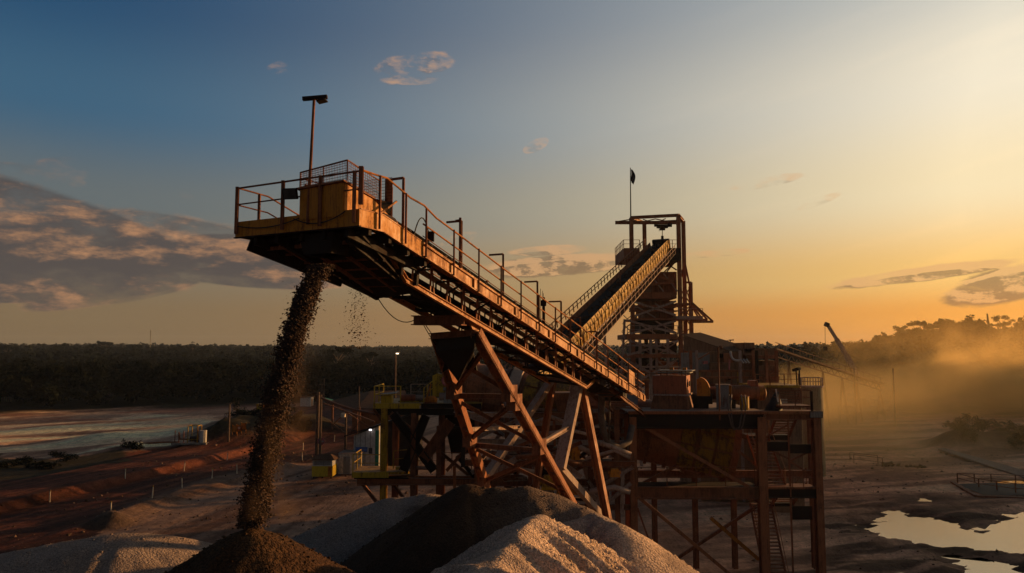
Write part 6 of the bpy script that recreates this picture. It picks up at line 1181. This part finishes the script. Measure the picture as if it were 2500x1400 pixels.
obj('pipe', MB().tube(sag(a, b_, .3), .16, 9), M['rust'], PRK); obj('lower_chord', MB().beam(P(790, 985, Yp), P(915, 1030, 88), .14, .14), M['rust'], PRK)
for q in (((843, 1005), (880, 1030)), ((880, 1030), (848, 1062)), ((805, 1030), (845, 1060)), ((880, 1030), (915, 1052)), ((878, 995), (880, 1030)), ((848, 1005), (815, 1035))): obj('brace', MB().beam(P(*q[0], 94), P(*q[1], 94), .12, .12), M['rust'], PRK)
obj('lamp_box', MB().box(P(838, 1014, 94) - .25, P(838, 1014, 94) + .25), M['post'], PRK)
sgp = ground_pt(784, 1112); SG_ = thing('road_sign', 'round faded red road sign on a post by the poles', 'road sign', sgp); q = P(784, 1078, sgp[1] - .3); obj('post', MB().beam(sgp - ZH * .2, q + np.array([0, .08, .3]), .09, .09), M['dull_yellow'], SG_); obj('sign_plate', MB().cyl(q, q + np.array([0, .04, 0]), .55, 24), M['pink'], SG_); obj('sign_bar', MB().box(q + np.array([-.34, -.02, -.08]), q + np.array([.34, -.004, .08])), M['white'], SG_)
# kiosk
kp = ground_pt(792, 1166); KO = thing('kiosk', 'small yellow and white kiosk with a hipped brown roof and short legs', 'kiosk', kp); w_, d_ = 1.22, 1.1
obj('lower_wall', MB().box(kp + [-w_, -d_, .25], kp + [w_, d_, 1.45]), M['kiosk'], KO); obj('upper_wall', MB().box(kp + [-w_ + .06, -d_ + .06, 1.453], kp + [w_ - .06, d_ - .06, 2.15]), M['white'], KO)
r0, r1 = 2.15, 2.72; mb = MB().add([kp + np.array(q) for q in ((-w_ - .3, -d_ - .3, r0), (w_ + .3, -d_ - .3, r0), (w_ + .3, d_ + .3, r0), (-w_ - .3, d_ + .3, r0), (-w_ * .55, 0, r1), (w_ * .55, 0, r1))], [(3, 2, 1, 0), (0, 1, 5, 4), (1, 2, 5), (2, 3, 4, 5), (3, 0, 4)]); obj('roof', mb, M['roof'], KO)
obj('door', MB().box(kp + [w_ - .55, -d_ - .03, .3], kp + [w_ - .06, -d_ - .003, 1.42]), M['orange'], KO); obj('window', MB().box(kp + [-w_ + .2, -d_ + .03, 1.55], kp + [w_ - .25, -d_ + .055, 2.05]), M['grey'], KO)
for x in (-w_ + .2, 0, w_ - .2): obj('leg', MB().box(kp + [x - .06, -d_ + .1, 0], kp + [x + .06, -d_ + .22, .249]), M['dark'], KO)
# workshop with lit lamps
YW_ = 92.0; WS = thing('workshop', 'pale sheet clad workshop with two lit lamps under a sloping dark roof', 'workshop building', zcol(P(910, 1150, YW_)))
def wpt(px, py, d=0): return P(px, py, YW_ + d)
mb = MB(); a = [wpt(864, 1064), wpt(925, 1042)]; mb.hexa([(a[0][0], YW_, 0), (a[1][0], YW_, 0), (a[1][0], YW_ + 9, 0), (a[0][0], YW_ + 9, 0), a[0], a[1], a[1] + np.array([0, 9, 0]), a[0] + np.array([0, 9, 0])]); obj('wall', mb, M['white'], WS)
mb = MB(); x0_, x1_ = a[1][0] + .01, wpt(1010, 1100)[0]; mb.hexa([(x0_, YW_ + 3, 0), (x1_, YW_ + 3, 0), (x1_, YW_ + 9, 0), (x0_, YW_ + 9, 0), (x0_, YW_ + 3, a[1][2]), (x1_, YW_ + 3, wpt(1010, 1015)[2]), (x1_, YW_ + 9, wpt(1010, 1015)[2]), (x0_, YW_ + 9, a[1][2])]); obj('wall', mb, M['dark'], WS)
for i in range(5): x = a[0][0] + .2 + i * .62; obj('wall_rib', MB().beam((x, YW_ - .03, 0), (x, YW_ - .03, a[0][2] + .2 * i), .06, .05), M['grey'], WS)
obj('roof', MB().plate([wpt(840, 1066, -1), wpt(1010, 1010, -1), wpt(1010, 1010, 10), wpt(840, 1066, 10)], .14), M['dark'], WS)
obj('sheet_door', MB().box(wpt(916, 1120) * [1, 0, 0] + [0, YW_ - .06, .2], wpt(926, 1045) * [1, 0, 1] + [0, YW_ - .02, -.3]), M['green'], WS)
obj('signboard', MB().box((wpt(868, 1110)[0], YW_ - .08, wpt(868, 1104)[2]), (wpt(897, 1110)[0], YW_ - .03, wpt(868, 1092)[2])), M['blue'], WS); obj('window', MB().box((wpt(900, 1110)[0], YW_ - .06, wpt(868, 1108)[2]), (wpt(909, 1110)[0], YW_ - .02, wpt(868, 1094)[2])), M['glass'], WS)
for px, py, d in ((904, 1050, -.35), (943, 1048, 2.6)):
    q = wpt(px, py, d); t_ = thing('wall_lamp', 'glowing white wall lamp on the pale workshop wall' if px == 904 else 'glowing white wall lamp in the dark workshop opening', 'wall lamp', q); obj('bulb', MB().box(q - [.14, .05, .09], q + [.14, .05, .09]), M['lampw'], t_); obj('hood', MB().box(q + [-.18, -.08, .093], q + [.18, .3, .14]), M['dark'], t_)
cp_ = ground_pt(850, 1160); CN = thing('container', 'cream shipping style cabin beside the kiosk and workshop', 'cabin', cp_ + [0, 1.5, 0]); obj('body', MB().box(cp_ + [-1.2, 0, .1], cp_ + [1.4, 3, 2.5]), M['post'], CN)
for i in range(6): obj('rib', MB().box(cp_ + [-1.1 + i * .42, -.05, .15], cp_ + [-1.0 + i * .42, -.003, 2.45]), M['post'], CN)
obj('door', MB().box(cp_ + [-.6, -.07, .15], cp_ + [.2, -.052, 2.2]), M['grey'], CN); obj('roof', MB().box(cp_ + [-1.25, -.1, 2.503], cp_ + [1.45, 3.1, 2.6]), M['dusty'], CN)
# long shed
YS = 128.0; SH = thing('long_shed', 'long open shed with a plain brown sheet roof behind the yellow platform', 'shed', zcol(P(880, 1000, YS)))
ra, rb, rc, rd = P(795, 985, YS - 2), P(936, 1000, YS - 8), P(936, 952, YS + 9), P(905, 956, YS + 9)
obj('roof', MB().plate([P(796, 983, YS + 4), P(870, 999, YS - 3), P(990, 999, YS - 3), P(990, 955, YS + 10), P(906, 956, YS + 9)], .2), M['roof'], SH)
for px, y in ((812, 984), (872, 998), (935, 999), (985, 999)): q = P(px, y, YS - 1 if px > 850 else YS + 3); obj('post', MB().beam(zcol(q), q, .3, .3), M['rust'], SH)
obj('back_wall', MB().box((P(860, 1000, YS + 7)[0], YS + 7, 0), (P(985, 1000, YS + 7)[0], YS + 7.2, 4.0)), M['brown'], SH)
mb = MB().plate([P(782, 974, YS + 6), P(800, 980, YS + 3), P(832, 982, YS + 5), P(795, 972, YS + 9)], .1); obj('awning', mb, M['green'], SH)
# hut
hp_ = G(748, 992); HT = thing('hut', 'tiny white hut with a sunlit side at the forest edge', 'hut', zcol(hp_)); g = zcol(hp_); obj('wall', MB().box(g + [-1.3, -1.4, 0], g + [1.5, 1.4, 2.4]), M['white'], HT); obj('roof', MB().plate([g + [-1.6, -1.7, 2.42], g + [1.8, -1.7, 2.55], g + [1.8, 1.7, 2.55], g + [-1.6, 1.7, 2.42]], .12), M['roof'], HT); obj('door', MB().box(g + [1.503, -.6, 0], g + [1.55, .4, 2.0]), M['orange'], HT)  # orange sun on the hut's right side is painted into the door
# pump skid
sk = ground_pt(472, 1104); SK = thing('pump_skid', 'small pump skid in an open pipe frame with a pale tank beside the road', 'pump skid', sk)
fx = [sk + np.array(q) for q in ((-.9, 0, 0), (.5, 0, 0), (.5, 1.4, 0), (-.9, 1.4, 0))]
for p in fx: obj('frame_post', MB().beam(p, p + ZH * 2.6, .1, .1), M['dull_yellow'], SK)
mb = MB()
for i in range(4): mb.beam(fx[i] + ZH * 2.6, fx[(i + 1) % 4] + ZH * 2.6, .1, .1); mb.beam(fx[i] + ZH * .6, fx[(i + 1) % 4] + ZH * .6, .06, .06)
obj('frame_top', mb, M['dull_yellow'], SK); obj('tank', MB().cyl(sk + [1.15, .5, .15], sk + [1.15, .5, 1.9], .52, 18), M['white'], SK)
for x in (.62, 1.68): obj('tank_cage', MB().beam(sk + [x, -.1, .1], sk + [x, -.1, 2.1], .07, .07), M['orange'], SK)
obj('base', MB().box(sk + [-3.2, -.4, -.15], sk + [2.0, 1.5, .12]), M['concrete'], SK); obj('pump_body', MB().cyl(sk + [-.7, .5, .7], sk + [.4, .5, .7], .35, 14), M['dark'], SK); obj('pipe', MB().tube([sk + [-1, .4, .6], sk + [-2.2, .4, .6], sk + [-2.4, .4, 1.6], sk + [-2.4, .4, .2], sk + [-4.5, .0, .2], sk + [-8, -1, .1]], .14, 8), M['rust'], SK)
for x in (-1.6, -2.9): obj('frame_post', MB().beam(sk + [x, .2, 0], sk + [x, .2, 1.9], .1, .1), M['rust'], SK)
# yellow bin, orange barriers
p = ground_pt(631, 1062); YN = thing('portable_toilet', 'narrow yellow upright cabin half hidden by the falling ore', 'cabin', p); obj('body', MB().box(p + [-.55, 0, .05], p + [.55, 1.1, 2.2]), M['yellow'], YN); obj('roof', MB().box(p + [-.62, -.06, 2.203], p + [.62, 1.16, 2.34]), M['dull_yellow'], YN); obj('door', MB().box(p + [-.4, -.04, .1], p + [.4, -.003, 2.0]), M['lime'], YN)
for i, (px, py, lb) in enumerate(((572, 1096, 'leftmost orange barrier right of the utility pole'), (582, 1095, 'orange barrier with a pale panel in the middle of the three'), (593, 1093, 'rightmost of three orange barriers behind the red road'))):
    p = ground_pt(px, py); t_ = thing('road_barrier', lb, 'barrier', p, 'orange barriers by the road')
    obj('panel', MB().box(p + [-.42, -.04, .55], p + [.42, .04, 1.5]), M['orange'], t_)
    for x in (-.38, .38): obj('leg', MB().beam(p + [x, 0, 0], p + [x, 0, 1.6], .08, .08), M['orange'], t_)
    if i == 1: obj('reflector', MB().box(p + [-.25, -.07, .9], p + [.2, -.045, 1.25]), M['post'], t_)
MS = thing('radio_mast', 'hair-thin distant radio mast on the left horizon', 'radio mast', (P(368, 850, 900)[0], 900, float(terrain(P(368, 850, 900)[0], 900)))); q = P(368, 806, 900); obj('mast', MB().beam((q[0], 900, float(terrain(q[0], 900))), q, .55, .55), M['grey'], MS)
obj('guy_wire', MB().beam(q, (q[0] + 9, 900, float(terrain(q[0], 900)) + 2), .08, .08), M['grey'], MS)
for i in range(5):
    p = G(4 + i * 5.5, 982); t_ = thing('gate_post', 'pale post of the short fence at the forest edge, far left', 'fence post', zcol(p), 'pale fence posts at the forest edge'); obj('shaft', MB().box(zcol(p) + [-.12, -.1, 0], zcol(p) + [.12, .1, 1.4]), M['post'], t_)
for o_, a_ in ((GB, -.34), (SG, -.30), (CB, -.34), (OD, 0)): o_.rotation_euler = (0, 0, a_)
# ================================================================== air and dust
def volbox(name, lo, hi, mat, label=None, cat=None):
    mb = MB().box(lo, hi); o = obj(name, mb, mat); o['kind'] = 'stuff'; tag(o, label, cat); return o
mh = bpy.data.materials.new('evening_haze'); mh.use_nodes = True; t = NT(mh.node_tree); mh.node_tree.nodes.remove(mh.node_tree.nodes['Principled BSDF']); pv = t.new('ShaderNodeVolumePrincipled'); pv.inputs['Color'].default_value = (.66, .78, .95, 1); pv.inputs['Density'].default_value = 0.00010; pv.inputs['Anisotropy'].default_value = 0.35
mh.node_tree.links.new(pv.outputs[0], mh.node_tree.nodes['Material Output'].inputs['Volume'])
volbox('haze', (-3020, -420, -8.0), (3020, 3120, 75.0), mh, 'pale evening haze filling the air over the whole site', 'haze')
md = bpy.data.materials.new('road_dust'); md.use_nodes = True; t = NT(md.node_tree); md.node_tree.nodes.remove(md.node_tree.nodes['Principled BSDF']); pv = t.new('ShaderNodeVolumePrincipled'); pv.inputs['Color'].default_value = (.98, .70, .30, 1); pv.inputs['Anisotropy'].default_value = 0.45
tcn = t.new('ShaderNodeTexCoord'); geo = t.new('ShaderNodeNewGeometry'); pos = geo.outputs['Position']
gs = t.new('ShaderNodeSeparateXYZ'); t.set(gs.inputs[0], tcn.outputs['Generated'])
def edge(v, a, b_): return t.math('MULTIPLY', t.remap(v, 0.0, a), t.remap(v, 1.0, 1.0 - b_))
fall = t.math('MULTIPLY', edge(gs.outputs[0], .45, .1), edge(gs.outputs[1], .3, .25)); fall = t.math('MULTIPLY', fall, t.remap(gs.outputs[2], 1.0, .1))
nz = t.remap(t.noise(pos, .035, 4, .6), .43, .64); nz2 = t.remap(t.noise(pos, .012, 2, .5), .35, .6)
t.set(pv.inputs['Density'], t.math('MULTIPLY', t.math('MULTIPLY', fall, t.math('MULTIPLY_ADD', nz, .92, .08)), t.math('MULTIPLY', nz2, .17)))
md.node_tree.links.new(pv.outputs[0], md.node_tree.nodes['Material Output'].inputs['Volume'])
md2 = md.copy(); md2.name = 'rising_dust'
for nd in md2.node_tree.nodes:
    if nd.type == 'TEX_NOISE' and abs(nd.inputs['Scale'].default_value - .035) < 1e-4: nd.inputs['Scale'].default_value = .055
volbox('dust_cloud', (66, 104, .4), (168, 196, 27), md2, 'thicker golden dust plume rising against the wooded hill at the right edge', 'dust cloud')
volbox('dust_cloud', (22, 74, .4), (165, 200, 13.5), md, 'golden backlit dust drifting across the right side of the yard', 'dust cloud')
